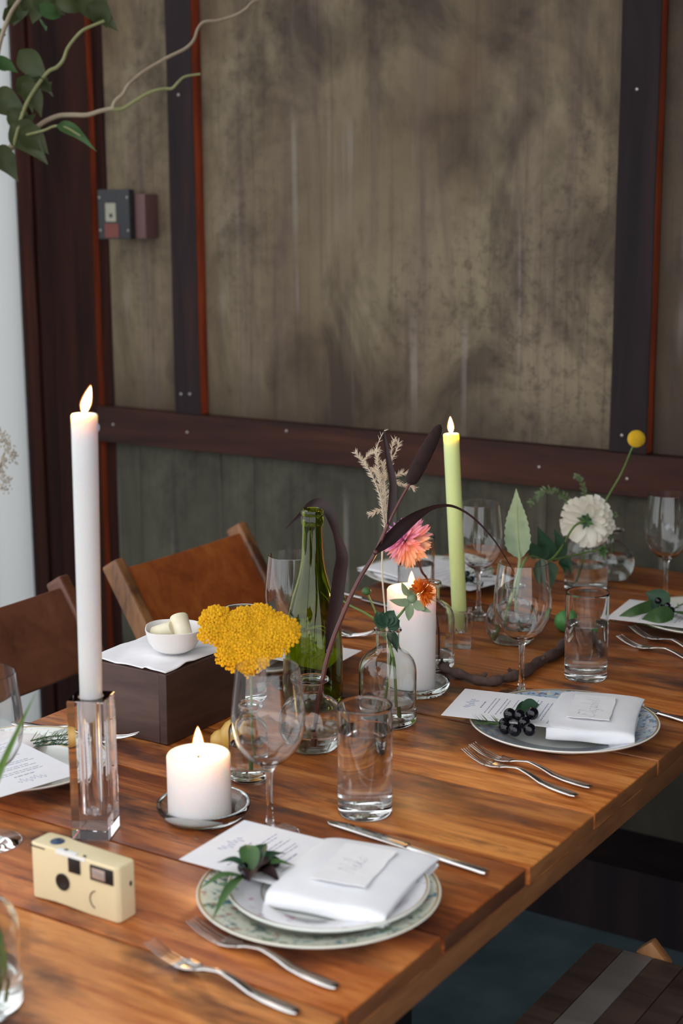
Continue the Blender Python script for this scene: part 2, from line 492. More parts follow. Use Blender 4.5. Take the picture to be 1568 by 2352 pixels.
# metal, plastics
plain('silver', (0.66, 0.64, 0.62), 0.22, Metallic=1.0)
plain('nail_steel', (0.40, 0.36, 0.33), 0.4, Metallic=0.9)
plain('black_iron', (0.012, 0.012, 0.013), 0.5)
plain('box_grey', (0.028, 0.029, 0.033), 0.55)
plain('box_pink', (0.15, 0.075, 0.07), 0.7)
plain('label_cream', (0.34, 0.32, 0.25), 0.6)
plain('label_red', (0.17, 0.045, 0.035), 0.6)
mottled('camera_shell', (0.76, 0.63, 0.38), (0.80, 0.68, 0.43), 12, 0.42)
plain('camera_black', (0.006, 0.007, 0.009), 0.3)
plain('camera_button', (0.02, 0.05, 0.11), 0.3)
plain('camera_white', (0.85, 0.84, 0.80), 0.35)
plain('flash_lens', (0.55, 0.50, 0.46), 0.08, Metallic=0.6)
plain('print_brown', (0.10, 0.06, 0.04), 0.7)

# plants
def leafm(name, c1, c2, scale=30, rough=0.5, trans=0.25):
    m = mottled(name, c1, c2, scale, rough)
    nt = m.node_tree; b = nt.nodes['Principled BSDF']
    if trans:
        out = [n for n in nt.nodes if n.type == 'OUTPUT_MATERIAL'][0]
        t = nd(nt, 'ShaderNodeBsdfTranslucent'); ms = nd(nt, 'ShaderNodeMixShader', Fac=trans)
        src = b.inputs['Base Color'].links[0].from_socket
        nt.links.new(src, t.inputs['Color']); nt.links.new(b.outputs[0], ms.inputs[1]); nt.links.new(t.outputs[0], ms.inputs[2]); nt.links.new(ms.outputs[0], out.inputs['Surface'])
    return m
leafm('leaf_dark', (0.020, 0.060, 0.030), (0.035, 0.100, 0.050))
leafm('leaf_mid', (0.050, 0.120, 0.035), (0.090, 0.18, 0.060))
leafm('leaf_sage', (0.22, 0.32, 0.19), (0.33, 0.44, 0.28), 45, 0.6)
leafm('leaf_olive', (0.045, 0.060, 0.020), (0.085, 0.105, 0.040), 20)
leafm('leaf_maroon', (0.016, 0.006, 0.008), (0.045, 0.016, 0.016), 12, 0.6)
leafm('leaf_grass', (0.070, 0.16, 0.030), (0.13, 0.24, 0.05), 20)
leafm('leaf_rosemary', (0.08, 0.15, 0.05), (0.17, 0.25, 0.10), 60)
leafm('fern_green', (0.13, 0.20, 0.09), (0.24, 0.31, 0.17), 60)
leafm('velvet_hair', (0.09, 0.022, 0.016), (0.15, 0.04, 0.028), 30, 0.9, 0.2)
leafm('stem_green', (0.09, 0.17, 0.035), (0.15, 0.24, 0.06), 25, 0.5, 0)
leafm('stem_pale', (0.26, 0.36, 0.14), (0.34, 0.44, 0.20), 25, 0.5, 0)
leafm('stem_maroon', (0.055, 0.016, 0.016), (0.14, 0.04, 0.03), 14, 0.4, 0)
leafm('stem_dark', (0.03, 0.05, 0.02), (0.05, 0.07, 0.03), 25, 0.5, 0)
leafm('plume_cream', (0.74, 0.62, 0.47), (0.86, 0.77, 0.63), 40, 0.9, 0.3)
leafm('cattail_velvet', (0.010, 0.003, 0.003), (0.024, 0.007, 0.006), 90, 0.95, 0)
leafm('yarrow_yellow', (0.80, 0.44, 0.004), (0.95, 0.58, 0.008), 90, 0.8, 0.3)
leafm('craspedia_yellow', (0.62, 0.38, 0.01), (0.76, 0.50, 0.02), 250, 0.8, 0)
leafm('safflower_orange', (0.80, 0.17, 0.01), (0.95, 0.32, 0.02), 90, 0.7, 0.3)
leafm('petal_white', (0.86, 0.83, 0.72), (0.92, 0.90, 0.82), 30, 0.6, 0.35)
leafm('petal_pink', (0.90, 0.32, 0.50), (0.95, 0.46, 0.60), 30, 0.6, 0.35)
leafm('petal_coral', (0.96, 0.38, 0.38), (0.98, 0.50, 0.44), 30, 0.6, 0.35)
leafm('petal_peach', (0.97, 0.52, 0.34), (0.98, 0.64, 0.44), 30, 0.6, 0.35)
leafm('petal_orchid', (0.62, 0.20, 0.55), (0.74, 0.32, 0.62), 30, 0.6, 0.35)
plain('berry_black', (0.004, 0.0035, 0.007), 0.10)
leafm('fig_green', (0.05, 0.22, 0.05), (0.09, 0.30, 0.08), 40, 0.45, 0)
leafm('fruit_yellow', (0.55, 0.34, 0.06), (0.66, 0.42, 0.12), 30, 0.35, 0)
mottled('willow_bark', (0.22, 0.15, 0.10), (0.36, 0.30, 0.20), 18, 0.6, 0.3, 0.001)
mottled('willow_bark_green', (0.16, 0.17, 0.06), (0.26, 0.26, 0.11), 18, 0.6, 0.3, 0.001)
mottled('bark', (0.055, 0.032, 0.026), (0.14, 0.085, 0.070), 45, 0.85, 0.9, 0.004)
mottled('butter', (0.74, 0.68, 0.46), (0.82, 0.77, 0.60), 60, 0.5, 0.2, 0.001)
mottled('dried_bloom', (0.40, 0.34, 0.26), (0.62, 0.56, 0.48), 60, 0.9)

# ------------------------------------------------------------------ the setting
YP, YT = 3.06, 3.03            # panel face, timber face
struct(MB().box(-7, 3, -4, 3.2, -0.12, 0.0).build('floor', 'concrete', smooth=False))
wb = struct(MB().box(-3.12, 1.3, YP + 0.02, YP + 0.14, 0, 2.95).build('wall_back', 'dark_void', smooth=False))
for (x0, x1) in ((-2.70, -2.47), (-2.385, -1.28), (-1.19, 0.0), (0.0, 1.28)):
    MB().box(0, x1 - x0, 0, 0.03, 0, 1.93).build('panel', 'panel_brown_dim' if x0 > -1.2 else 'panel_weathered', wb, loc=(x0, YP, 1.0), bevel=0.001, segs=1)
x = -2.98
for w in (0.36, 0.27, 0.105, 0.42, 0.39, 0.44, 0.22, 0.24, 0.40, 0.40, 0.40, 0.40, 0.40):
    if x + w > 1.28: break
    MB().box(0.0007, w - 0.0007, random.uniform(0, 0.0015), 0.03, 0, 0.86).build('board', 'panel_lower', wb, loc=(x, YP, 0.1), bevel=0.0008, segs=1)
    x += w

def timber(name, x0, x1, z0, z1, front, mat, nails=(), depth=0.04, red=True):
    """a batten on the wall; its sawn right side is bare red wood"""
    cx_, cz_ = (x0 + x1) / 2, (z0 + z1) / 2
    b = MB(); hx, hz = (x1 - x0) / 2, (z1 - z0) / 2
    n = 10
    vert = hz > hx
    # sides slightly uneven along the length
    L = hz if vert else hx; W = hx if vert else hz
    ring = []
    for i in range(n + 1):
        t = -L + 2 * L * i / n
        a, c = -W + random.uniform(-.0012, .0012), W + random.uniform(-.0012, .0012)
        for (w, y) in ((a, 0), (c, 0), (c, depth), (a, depth)):
            b.v.append(Vector((w, y, t)) if vert else Vector((t, y, w)))
    for i in range(n):
        for k in range(4):
            b.mi = 1 if (red and vert and k == 1) else 0
            p, q = i * 4 + k, i * 4 + (k + 1) % 4
            b.face((p, q, q + 4, p + 4))
    b.mi = 0
    b.face((3, 2, 1, 0)); b.face((n * 4, n * 4 + 1, n * 4 + 2, n * 4 + 3))
    o = struct(b.build(name, [mat, 'raw_red_wood'], loc=(cx_, front, cz_), bevel=0.0015, segs=1, smooth=False))
    for (px, py) in nails:
        p = PY(px, py, front)
        MB().sphere((0, 0, 0), 0.0040, 10, 6, (1, 0.5, 1)).build('nail', 'nail_steel', o, loc=(p.x - cx_, -0.001, p.z - cz_))
    return o
timber('trim_1', -2.470, -2.388, 1.0215, 2.93, YT, 'post_wood', ((416, 905), (436, 905), (410, 218)))
timber('trim_2', -1.277, -1.192, 1.0215, 2.93, YT, 'post_wood', ((1463, 205), (1428, 1000)))
timber('trim_3', -2.734, 1.28, 0.929, 1.021, YT - 0.004, 'rail_wood', ((260, 975), (430, 993), (658, 990), (1238, 1073), (1440, 1100)))
# the corner post: boards side by side, the outermost with a bare red edge
timber('trim_4', -2.995, -2.945, 0.0, 2.93, YT + 0.004, 'corner_wood', depth=0.06, red=False)
timber('trim_5', -2.938, -2.892, 0.0, 2.93, YT + 0.010, 'corner_wood', depth=0.06, red=False)
timber('trim_6', -2.888, -2.735, 0.0, 2.93, YT + 0.006, 'corner_wood', depth=0.06)
timber('trim_8', -2.7345, -2.7005, 0.0, 2.93, YP - 0.003, 'corner_wood', depth=0.03, red=False)
timber('trim_7', -2.72, 1.28, 0.0, 0.155, 2.865, 'post_wood', depth=0.22, red=False)
struct(MB().box(-2.3, 1.4, 0.9, 3.2, 2.95, 3.05).build('light_block_ceiling', 'light_block_paint', smooth=False))  # unseen roof piece, added to keep overhead daylight off the table
struct(MB().box(1.3, 1.4, 0.9, 3.2, 0.0, 2.95).build('light_block_wall', 'panel_lower', smooth=False))  # unseen side wall, added so daylight comes mainly from the left

# white curtain in the open side
def curtain_fn(u, v):
    y = 1.55 + 1.505 * u
    x = -3.035 + 0.022 * math.sin(u * 52) + 0.010 * math.sin(u * 23 + 1) * (1 - 0.3 * v)
    return (x, y, 0.015 + 2.86 * v)
cr = thing('curtain', 'floor-length white curtain hanging beside the dark wooden corner post', 'curtain')
cm = MB().grid(curtain_fn, 150, 6).build('cloth', 'curtain_cloth', cr)
MB().tube([(-3.035, 1.45, 2.885), (-3.035, 3.06, 2.885)], 0.012, 10, 1).build('rod', 'black_iron', cr)

# electrical box on the narrow panel
eb = thing('switch_box', 'small dark grey electrical box with cream and red stickers on the wall', 'switch box', (-2.605, YP, 1.523))
MB().box(-0.052, 0.074, -0.052, 0.0, -0.060, 0.050).build('back_plate', 'box_pink', eb, bevel=0.003)
MB().box(-0.063, 0.042, -0.075, -0.052, -0.062, 0.062).build('body', 'box_grey', eb, bevel=0.004)
lb = MB().box(-0.036, -0.002, -0.0765, -0.075, -0.018, 0.028).build('label', 'label_cream', eb)
MB().lathe([(0, 0), (0.0055, 0), (0.0055, 0.0008), (0, 0.0008)], 14).move(Matrix.Rotation(math.pi / 2, 4, 'X')).build('printed_dot', 'box_grey', lb, loc=(-0.018, -0.0764, -0.003))
MB().box(-0.040, 0.006, -0.0765, -0.075, -0.058, -0.023).build('sticker', 'label_red', eb)
for sx in (-0.056, 0.036):
    for sz in (-0.040, 0.042):
        MB().sphere((0, 0, 0), 0.0035, 10, 6, (1, 0.5, 1)).build('screw', 'nail_steel', eb, loc=(sx, -0.0755, sz))

# ------------------------------------------------------------------ the table
TX0, TX1, TY1 = -1.602, -0.733, 3.018
tb = thing('dining_table', 'long rustic table of wide orange-brown planks set with plates and candles', 'table', (0, 0, 0))
seams = [0.52, 0.735, 0.935, 1.133, 1.326, 1.530, 1.722, 1.943, 2.145, 2.345, 2.575, 2.80, TY1]
TINT = [(1, 1, 1), (1, 1, 1), (1.1, 1.08, 1.1), (1.02, .90, .86), (.86, .74, .70), (1.12, 1.10, 1.0), (1.30, 1.30, 1.22), (.78, .74, .74), (1.22, 1.20, 1.1), (.80, .76, .74), (1.1, 1.08, 1.0), (.95, .92, .9)]
for (y0, y1), tn in zip(zip(seams, seams[1:]), TINT):
    w = y1 - y0; cyy = (y0 + y1) / 2
    b = MB(); n = 9; dz = random.uniform(-0.0010, 0.0006); g = 0.0014
    ex0, ex1 = random.uniform(-.002, .002), random.uniform(-.003, .003)
    for i in range(n + 1):
        xx = TX0 + ex0 + (TX1 + ex1 - TX0 - ex0) * i / n
        a = -w / 2 + g + random.uniform(0, .0012); c = w / 2 - g - random.uniform(0, .0012)
        for (yy, zz) in ((a, -0.024), (c, -0.024), (c, dz), (a, dz)):
            b.v.append(Vector((xx - (TX0 + TX1) / 2, yy, zz)))
    for i in range(n):
        for k in range(4):
            p, q = i * 4 + k, i * 4 + (k + 1) % 4
            b.face((p, q, q + 4, p + 4))
    b.mi = 1
    b.face((3, 2, 1, 0)); b.face((n * 4, n * 4 + 1, n * 4 + 2, n * 4 + 3))
    pk_ = b.build('plank', ['table_wood', 'table_edge_wood'], tb, loc=((TX0 + TX1) / 2, cyy, TZ), bevel=0.0022, segs=2)
    pk_.color = (*tn, 1)
for xa in (TX0 + 0.002, TX1 - 0.112):
    MB().box(-0.055, 0.055, -(TY1 - 0.53) / 2, (TY1 - 0.53) / 2, -0.0325, -0.0002).build('under_frame', 'table_edge_wood', tb, loc=(xa + 0.055, (TY1 + 0.53) / 2, TZ - 0.024), bevel=0.003)
for ya in (0.60, 1.70, 2.85):
    MB().box(TX0 + 0.115, TX1 - 0.115, -0.04, 0.04, -0.03, -0.0002).build('cross_rail', 'table_edge_wood', tb, loc=(0, ya, TZ - 0.024), bevel=0.003)
MB().box(-0.022, 0.022, -0.018, 0.018, -0.045, 0.0).build('bracket', 'black_iron', tb, loc=(TX1 - 0.062, 1.515, TZ - 0.0567), bevel=0.003)
for xa in (TX0 + 0.10, TX0 + 0.30):
    for ya in (0.78, 2.16):
        MB().box(-0.03, 0.03, -0.03, 0.03, 0, TZ - 0.0545).build('leg', 'black_iron', tb, loc=(xa, ya, 0), bevel=0.004)

# ------------------------------------------------------------------ folding chairs
def folding_chair(label, loc, rz, back_mat, leg_mat, slat_mats, group):
    """local frame: sitter faces +y, backrest at -y; origin on the floor under the backrest top"""
    c = thing('folding_chair', label, 'chair', loc, rz, group)
    hw = 0.205; sl = 0.62
    def up(z): return (0.86 - z) * sl            # y of the slanted upright at height z
    for s in (-1, 1):
        MB().beam((s * hw, up(0.005), 0.005), (s * hw, up(0.848), 0.848), 0.030, 0.044, up=Vector((0, 1, 0.62))).build('upright', leg_mat, c, bevel=0.008, segs=3)
        MB().beam((s * (hw - 0.034), 0.0, 0.006), (s * (hw - 0.034), 0.42, 0.43), 0.024, 0.036, up=Vector((0, 1, -1))).build('rear_leg', leg_mat, c, bevel=0.005)
        MB().beam((s * (hw - 0.006), 0.365, 0.446), (s * (hw - 0.006), 0.395, 0.478), 0.020, 0.034, up=Vector((0, 1, -1))).build('pivot_block', leg_mat, c, bevel=0.005)
        MB().beam((s * (hw - 0.034), 0.10, 0.437), (s * (hw - 0.034), 0.452, 0.437), 0.022, 0.028).build('seat_rail', leg_mat, c, bevel=0.004)
    d = Vector((0, -sl, 1)).normalized(); nrm = Vector((0, 1, sl)).normalized()
    b = MB()
    def fn(u, v):
        x_ = -hw + 0.014 + (2 * hw - 0.028) * u
        bow = 0.010 * (1 - (2 * u - 1) ** 2)
        base = Vector((x_, up(0.69), 0.69)) + d * (0.165 * v)
        return base - nrm * bow + nrm * 0.004
    b.grid(fn, 10, 3)
    o = b.build('backrest', back_mat, c)
    md = o.modifiers.new('thick', 'SOLIDIFY'); md.thickness = 0.016; md.offset = 0
    bv = o.modifiers.new('soft', 'BEVEL'); bv.width = 0.002; bv.segments = 2
    y = 0.095
    for k, w in enumerate((0.066, 0.048, 0.048, 0.046, 0.047, 0.047, 0.047, 0.045)):
        if k == 0: w = 0.046
        MB().box(-hw + 0.017, hw - 0.017, -w / 2 + 0.0008, w / 2 - 0.0008, -0.007, 0.007).build('slat', slat_mats[k % len(slat_mats)], c, loc=(0, y + w / 2, 0.459), bevel=0.002)
        y += w
    MB().tube([(-hw, up(0.22), 0.22), (hw, up(0.22), 0.22)], 0.009, 10, 1).build('stretcher', leg_mat, c)
    return c
R90 = math.radians(90)
# sitter faces +X: local +y -> +X, local x -> -Y
folding_chair('red-brown wooden folding chair with worn dark edges beside the dark wooden box', (-2.005, 2.445, 0), -R90, 'chair_wood', 'chair_leg_wood', ['chair_wood'], 'folding chairs at the table')
folding_chair('plain brown wooden folding chair with its back to the white curtain', (-2.005, 1.875, 0), -R90, 'chair_wood_brown', 'chair_wood_brown', ['chair_wood_brown'], 'folding chairs at the table')
folding_chair('dark weathered slat-seat folding chair tucked under the table edge over the concrete floor', (-0.832 + 0.472, 1.782, 0), R90, 'dark_slat_wood', 'chair_leg_wood', ['dark_slat_wood', 'dark_slat_wood', 'dark_slat_wood', 'dark_slat_wood', 'dark_slat_wood', 'dark_slat_wood', 'grey_slat_wood', 'dark_slat_wood'], 'folding chairs at the table')

# ------------------------------------------------------------------ glassware
def soft(prof, n=3):
    """profile with in-between points on a smooth curve; sharp kinks stay where points lie close"""
    out = []
    P_ = [prof[0]] + list(prof) + [prof[-1]]
    for i in range(1, len(P_) - 2):
        p0, p1, p2, p3 = P_[i - 1], P_[i], P_[i + 1], P_[i + 2]
        L = math.hypot(p2[0] - p1[0], p2[1] - p1[1])
        def tan(a, b, c):
            d = (c[0] - a[0], c[1] - a[1]); l = math.hypot(*d) or 1; return (d[0] / l * L, d[1] / l * L)
        t1, t2 = tan(p0, p1, p2), tan(p1, p2, p3)
        for k in range(n):
            t = k / n; h1 = 2*t**3 - 3*t*t + 1; h2 = t**3 - 2*t*t + t; h3 = -2*t**3 + 3*t*t; h4 = t**3 - t*t
            out.append(tuple(h1*p1[j] + h2*t1[j]*.8 + h3*p2[j] + h4*t2[j]*.8 for j in (0, 1)))
    out.append(prof[-1]); return out
def shell(outer, inner):
    """closed thin-walled profile: outer from bottom axis up, inner back down to the axis"""
    return [(0, outer[0][1])] + outer + list(reversed(inner)) + [(0, inner[0][1])]

WG = dict(outer=[(.0355, 0), (.0370, .0014), (.0340, .0030), (.0140, .0062), (.0068, .011), (.0044, .022), (.0039, .045), (.0040, .070), (.0052, .084), (.0105, .0915), (.0215, .0985), (.0330, .1095), (.0412, .1245), (.0452, .1420), (.0458, .1560), (.0443, .1760), (.0415, .1990), (.0392, .2180)],
          inner=[(.0090, .0945), (.0205, .1000), (.0320, .1108), (.0401, .1253), (.0441, .1424), (.0447, .1560), (.0432, .1760), (.0404, .1990), (.0383, .2182)])
ME_WINE = MB().lathe(shell(WG['outer'], WG['inner']), 48)
def wine_glass(label, loc, group='stemmed wine glasses on the table'):
    t = thing('wine_glass', label, 'wine glass', loc, 0, group)
    if 'wine' not in MESH:
        cut = 6
        # foot and stem below the bowl are one glass body with it; kept as parts that touch
        o, i = WG['outer'], WG['inner']
        MESH['wine_bowl'] = MB().lathe([(0, o[8][1])] + soft(o[8:]) + list(reversed(soft(i))) + [(0, i[0][1])], 48).mesh('bowl', 'clear_glass')
        MESH['wine_stem'] = MB().lathe([(0, o[4][1])] + o[4:9] + [(0, o[8][1] - 0.00003)], 24).mesh('stem', 'clear_glass')
        MESH['wine_foot'] = MB().lathe([(0, 0)] + o[:5] + [(0, o[4][1] - 0.00003)], 40).mesh('foot', 'clear_glass')
        MESH['wine'] = True
    link('bowl', MESH['wine_bowl'], t); link('stem', MESH['wine_stem'], t); link('foot', MESH['wine_foot'], t)
    return t
MESH = {}
T = 0.0007     # things stand this much above the nominal table top

def at(px, py, z=TZ):
    p = PT(px, py, z); return Vector((p.x, p.y, z + T))

wine_glass('empty wine glass between the short pillar candle and a nearly full water tumbler', at(620, 1918))
wine_glass('empty wine glass beside the driftwood branch, in front of the round stem vase', at(1196, 1598))
wine_glass('empty wine glass right behind the green taper candle', at(1098, 1416))
wine_glass('empty wine glass at the wall end of the table near the white dahlia', at(1526, 1388))
wine_glass('empty wine glass tucked behind the green bottle', at(676, 1574))
wine_glass('empty wine glass standing by the square crystal holder of the tall white taper', at(-19, 1936))

def tumbler(label, loc, water=None):
    t = thing('water_tumbler', label, 'tumbler', loc, 0, 'straight water tumblers')
    if 'tumbler' not in MESH:
        o = [(.0335, 0), (.0347, .0008), (.0352, .0030), (.0353, .02), (.0354, .05), (.0355, .10), (.0356, .1400), (.0356, .1440), (.0354, .1449), (.0350, .1453)]
        i = [(.0280, .0150), (.0315, .0158), (.0330, .0180), (.0336, .0230), (.0337, .05), (.0338, .10), (.0339, .1400), (.0340, .1440), (.0343, .1450), (.0347, .1453)]
        MESH['tumbler'] = MB().lathe(shell(o, i), 48).mesh('glass', 'clear_glass')
    link('glass', MESH['tumbler'], t)
    if water:
        MB().lathe([(0, .0148), (.0282, .0148), (.0318, .0156), (.0333, .0178), (.0339, .0230), (.0340, .05), (.0340, water - .004), (.03405, water), (.0332, water - .0005), (.0300, water - .0006), (0, water - .0006)], 48).build('water', 'water', t)
    return t
tumbler('water tumbler nearly full, in front of the clear apothecary vase', at(838, 1865), 0.112)
tumbler('water tumbler filled two thirds, at the end of the driftwood branch', at(1344, 1555), 0.092)
tumbler('water tumbler behind the tall white pillar candle', at(955, 1398), 0.09)
tumbler('water tumbler half hidden behind the yellow yarrow head', at(561, 1603), 0.06)

FLASK_O = [(.0260, 0), (.0330, .0012), (.0425, .0120), (.0470, .0270), (.0475, .0380), (.0450, .0520), (.0385, .0650), (.0280, .0740), (.0195, .0780), (.0166, .0830), (.0162, .0960), (.0170, .0990), (.0232, .1010), (.0245, .1030), (.0232, .1050)]
FLASK_I = [(.0250, .0040), (.0330, .0055), (.0408, .0140), (.0450, .0275), (.0455, .0380), (.0430, .0510), (.0368, .0632), (.0268, .0718), (.0180, .0760), (.0146, .0825), (.0142, .0960), (.0150, .1000), (.0180, .1050)]
APOT_O = [(.0400, 0), (.0430, .0020), (.0436, .0100), (.0436, .0780), (.0425, .0880), (.0390, .0980), (.0320, .1060), (.0240, .1110), (.0195, .1150), (.0178, .1200), (.0176, .1380), (.0180, .1400), (.0208, .1420), (.0212, .1440), (.0200, .1460)]
APOT_I = [(.0330, .0075), (.0400, .0090), (.0414, .0140), (.0415, .0780), (.0404, .0870), (.0370, .0965), (.0304, .1042), (.0226, .1092), (.0178, .1136), (.0160, .1195), (.0158, .1390), (.0166, .1440), (.0178, .1460)]
SMALL_O = [(.0240, 0), (.0262, .0014), (.0266, .0080), (.0266, .0640), (.0255, .0720), (.0215, .0790), (.0160, .0830), (.0140, .0870), (.0138, .0960), (.0150, .0985), (.0195, .1010), (.0198, .1050), (.0185, .1075)]
SMALL_I = [(.0200, .0070), (.0238, .0080), (.0248, .0120), (.0248, .0640), (.0236, .0708), (.0196, .0770), (.0142, .0812), (.0122, .0862), (.0121, .0960), (.0130, .1000), (.0165, .1075)]
def vase(name, label, kind, loc, water, scale=1.0):
    O, I = {'flask': (FLASK_O, FLASK_I), 'apothecary': (APOT_O, APOT_I), 'small': (SMALL_O, SMALL_I)}[kind]
    O = [(r * scale, z * scale) for r, z in O]; I = [(r * scale, z * scale) for r, z in I]
    t = thing(name, label, 'vase', loc, 0, 'clear glass bud vases along the table')
    O, I = soft(O), soft(I)
    MB().lathe(shell(O, I), 48).build('glass', 'vase_glass', t)
    if water:
        w = water; prof = [(0, I[0][1] - .0002)]
        lastr = I[0][0]
        for (r, z) in I:
            if z < w: prof.append((r + .0003, z)); lastr = r
            else:
                r0, z0 = prof[-1]; f = (w - z0) / max(z - z0, 1e-6); lastr = r0 + (r + .0003 - r0) * f
                break
        prof += [(lastr, w), (lastr - .001, w - .0005), (0, w - .0005)]
        MB().lathe(prof, 48).build('water', 'water', t)
    return t
v_cattail = vase('flask_vase', 'round clear flask vase holding the long maroon cattail stem', 'flask', at(718, 1718), 0.030)
v_green = vase('apothecary_vase', 'clear apothecary vase holding feather grass and an orange thistle bloom', 'apothecary', at(890, 1657), 0.036)
v_pink = vase('apothecary_vase', 'clear apothecary vase holding the pink dahlia behind the tall pillar candle', 'apothecary', at(984, 1528), 0.022)
v_ball = vase('flask_vase', 'round clear flask vase with one upright sage green leaf', 'flask', at(1174, 1474), 0.040, 1.0)
v_craspedia = vase('apothecary_vase', 'clear apothecary vase below the white dahlia', 'apothecary', at(1344, 1352), 0.05)
v_fern = vase('flask_vase', 'round clear flask vase at the wall end holding fern sprigs', 'flask', at(1402, 1328), 0.048)
v_yarrow = vase('bud_vase', 'small clear bottle vase holding the yellow yarrow', 'small', at(571, 1786), 0.050)
v_grass = vase('apothecary_vase', 'clear apothecary vase holding long grass blades beside the disposable camera', 'apothecary', at(-50, 2312), 0.040)

# green wine bottle
bl = thing('wine_bottle', 'tall dark green wine bottle without a label', 'bottle', at(721, 1610))
bo = [(.0400, 0), (.0440, .0030), (.0455, .0100), (.0458, .0780), (.0452, .0950), (.0435, .1160), (.0395, .1450), (.0330, .1700), (.0260, .1920), (.0205, .2140), (.0180, .2330), (.0168, .2540), (.0160, .2780), (.0160, .2840)]
bi = [(.0050, .0240), (.0250, .0160), (.0400, .0090), (.0425, .0150), (.0430, .0780), (.0424, .0950), (.0407, .1160), (.0367, .1450), (.0302, .1700), (.0232, .1920), (.0177, .2140), (.0152, .2330), (.0140, .2540), (.0130, .2780), (.0130, .2840)]
MB().lathe([(0, .018), (.020, .012), (.034, 0.001)] + soft(bo) + list(reversed(soft(bi))) + [(0, bi[0][1] + .001)], 48).build('body', 'bottle_glass', bl)
MB().lathe([(.0130, .2841), (.0168, .2841), (.0176, .2870), (.0176, .2950), (.0168, .2975), (.0164, .2990), (.0172, .3005), (.0176, .3030), (.0170, .3075), (.0145, .3090), (.0128, .3080), (.0128, .2841)], 40).build('lip', 'bottle_glass', bl)

# ------------------------------------------------------------------ candles
def flame(parent, base, h, lean=(0, 0), power=0.6, wick_h=0.008):
    """base: local point of the wick's foot"""
    base = Vector(base); L = Vector((lean[0], lean[1], 0))
    MB().tube([base - Vector((0, 0, .002)), base + Vector((0, 0, wick_h * .6)), base + Vector((0, 0, wick_h)) + L * .25], [.0011, .0010, .0008], 6, 3).build('wick', 'wick', parent)
    def fl(k, z0, hh):
        prof = [(0, 0), (.35, .06), (.75, .18), (.98, .32), (1.0, .42), (.86, .58), (.58, .76), (.27, .91), (0, 1)]
        b = MB().lathe([(r * k, z0 + z * hh) for r, z in prof], 16)
        for i, v in enumerate(b.v):
            q = max(0, (v.z - z0) / hh); b.v[i] = base + v + L * q ** 1.4
        return b
    f = fl(h * .165, wick_h * .35, h).build('flame', 'flame_core', parent)
    fl(h * .205, wick_h * .25, h * 1.07).build('flame_veil', 'flame_veil', f)
    ld = bpy.data.lights.new('flame_light', 'POINT'); ld.energy = power; ld.color = (1.0, 0.50, 0.16); ld.shadow_soft_size = h * .16
    lo = bpy.data.objects.new('flame_light', ld); COL.objects.link(lo); lo.parent = parent
    lo.location = base + Vector((0, 0, wick_h + h * .45)) + L * .3
CANDLE_W = 2.6

def saucer(label, loc, r):
    t = thing('glass_saucer', label, 'saucer', loc, 0, 'glass candle saucers')
    o = [(r * .70, 0), (r * .86, .0016), (r * .97, .0090), (r, .0150), (r * .985, .0178)]
    i = [(r * .66, .0068), (r * .80, .0078), (r * .87, .0125), (r * .93, .0172)]
    MB().lathe(shell(o, i), 56).build('dish', 'saucer_glass', t)
    return t
def pillar(label, loc, r, h, mat, flame_h):
    t = thing('pillar_candle', label, 'candle', loc, 0, 'lit white pillar candles')
    MB().lathe([(0, 0), (r - .002, 0), (r, .002), (r, h - .003), (r - .0015, h - .0006), (r - .004, h - .0006), (r * .80, h - .0040), (r * .30, h - .0060), (0, h - .0060)], 56).build('wax', mat, t)
    flame(t, (0, 0, h - .0062), flame_h, (0, 0), CANDLE_W)
    return t
s1 = at(468, 1872)
saucer('thick clear glass saucer under the short pillar candle', s1, 0.0605)
c1p = PT(459, 1869, TZ + .008)
pillar('short lit white pillar candle on a glass saucer', (c1p.x, c1p.y, TZ + T + .0072), 0.0405, 0.082, 'white_wax', 0.038)
s2 = at(955, 1588)
saucer('clear glass saucer under the tall pillar candle', s2, 0.0545)
c2p = PT(944, 1580, TZ + .008)
pillar('tall lit white pillar candle beside the orange thistle bloom', (c2p.x, c2p.y, TZ + T + .0072), 0.0390, 0.166, 'white_wax', 0.030)

def square_holder(label, loc, rz, s, h, hole_r, hole_d):
    t = thing('crystal_holder', label, 'candle holder', loc, rz, 'square crystal candle holders')
    n = 48; h2 = s / 2
    def sq(a):
        c, si = math.cos(a), math.sin(a); k = h2 / max(abs(c), abs(si)); return (c * k, si * k)
    b = MB()
    def ring(f, z):
        st = len(b.v)
        for k in range(n):
            x_, y_ = f(2 * math.pi * (k + .5 * 0) / n + math.pi / 4 - math.pi / 4)
            b.v.append(Vector((x_, y_, z)))
        return list(range(st, st + n))
    circ = lambda r: (lambda a: (r * math.cos(a), r * math.sin(a)))
    small = lambda k: (lambda a: tuple(q * k for q in sq(a)))
    rings = [ring(small(.96), 0), ring(sq, .001), ring(sq, h - .001), ring(small(.965), h), ring(circ(hole_r + .0006), h), ring(circ(hole_r), h - .001), ring(circ(hole_r), h - hole_d + .002), ring(circ(hole_r - .003), h - hole_d)]
    for A, B in zip(rings, rings[1:]):
        for k in range(n): b.face((A[k], A[(k + 1) % n], B[(k + 1) % n], B[k]))
    b.face(list(reversed(rings[0]))); b.face(rings[-1])
    b.build('block', 'crystal', t, angle=30)
    return t
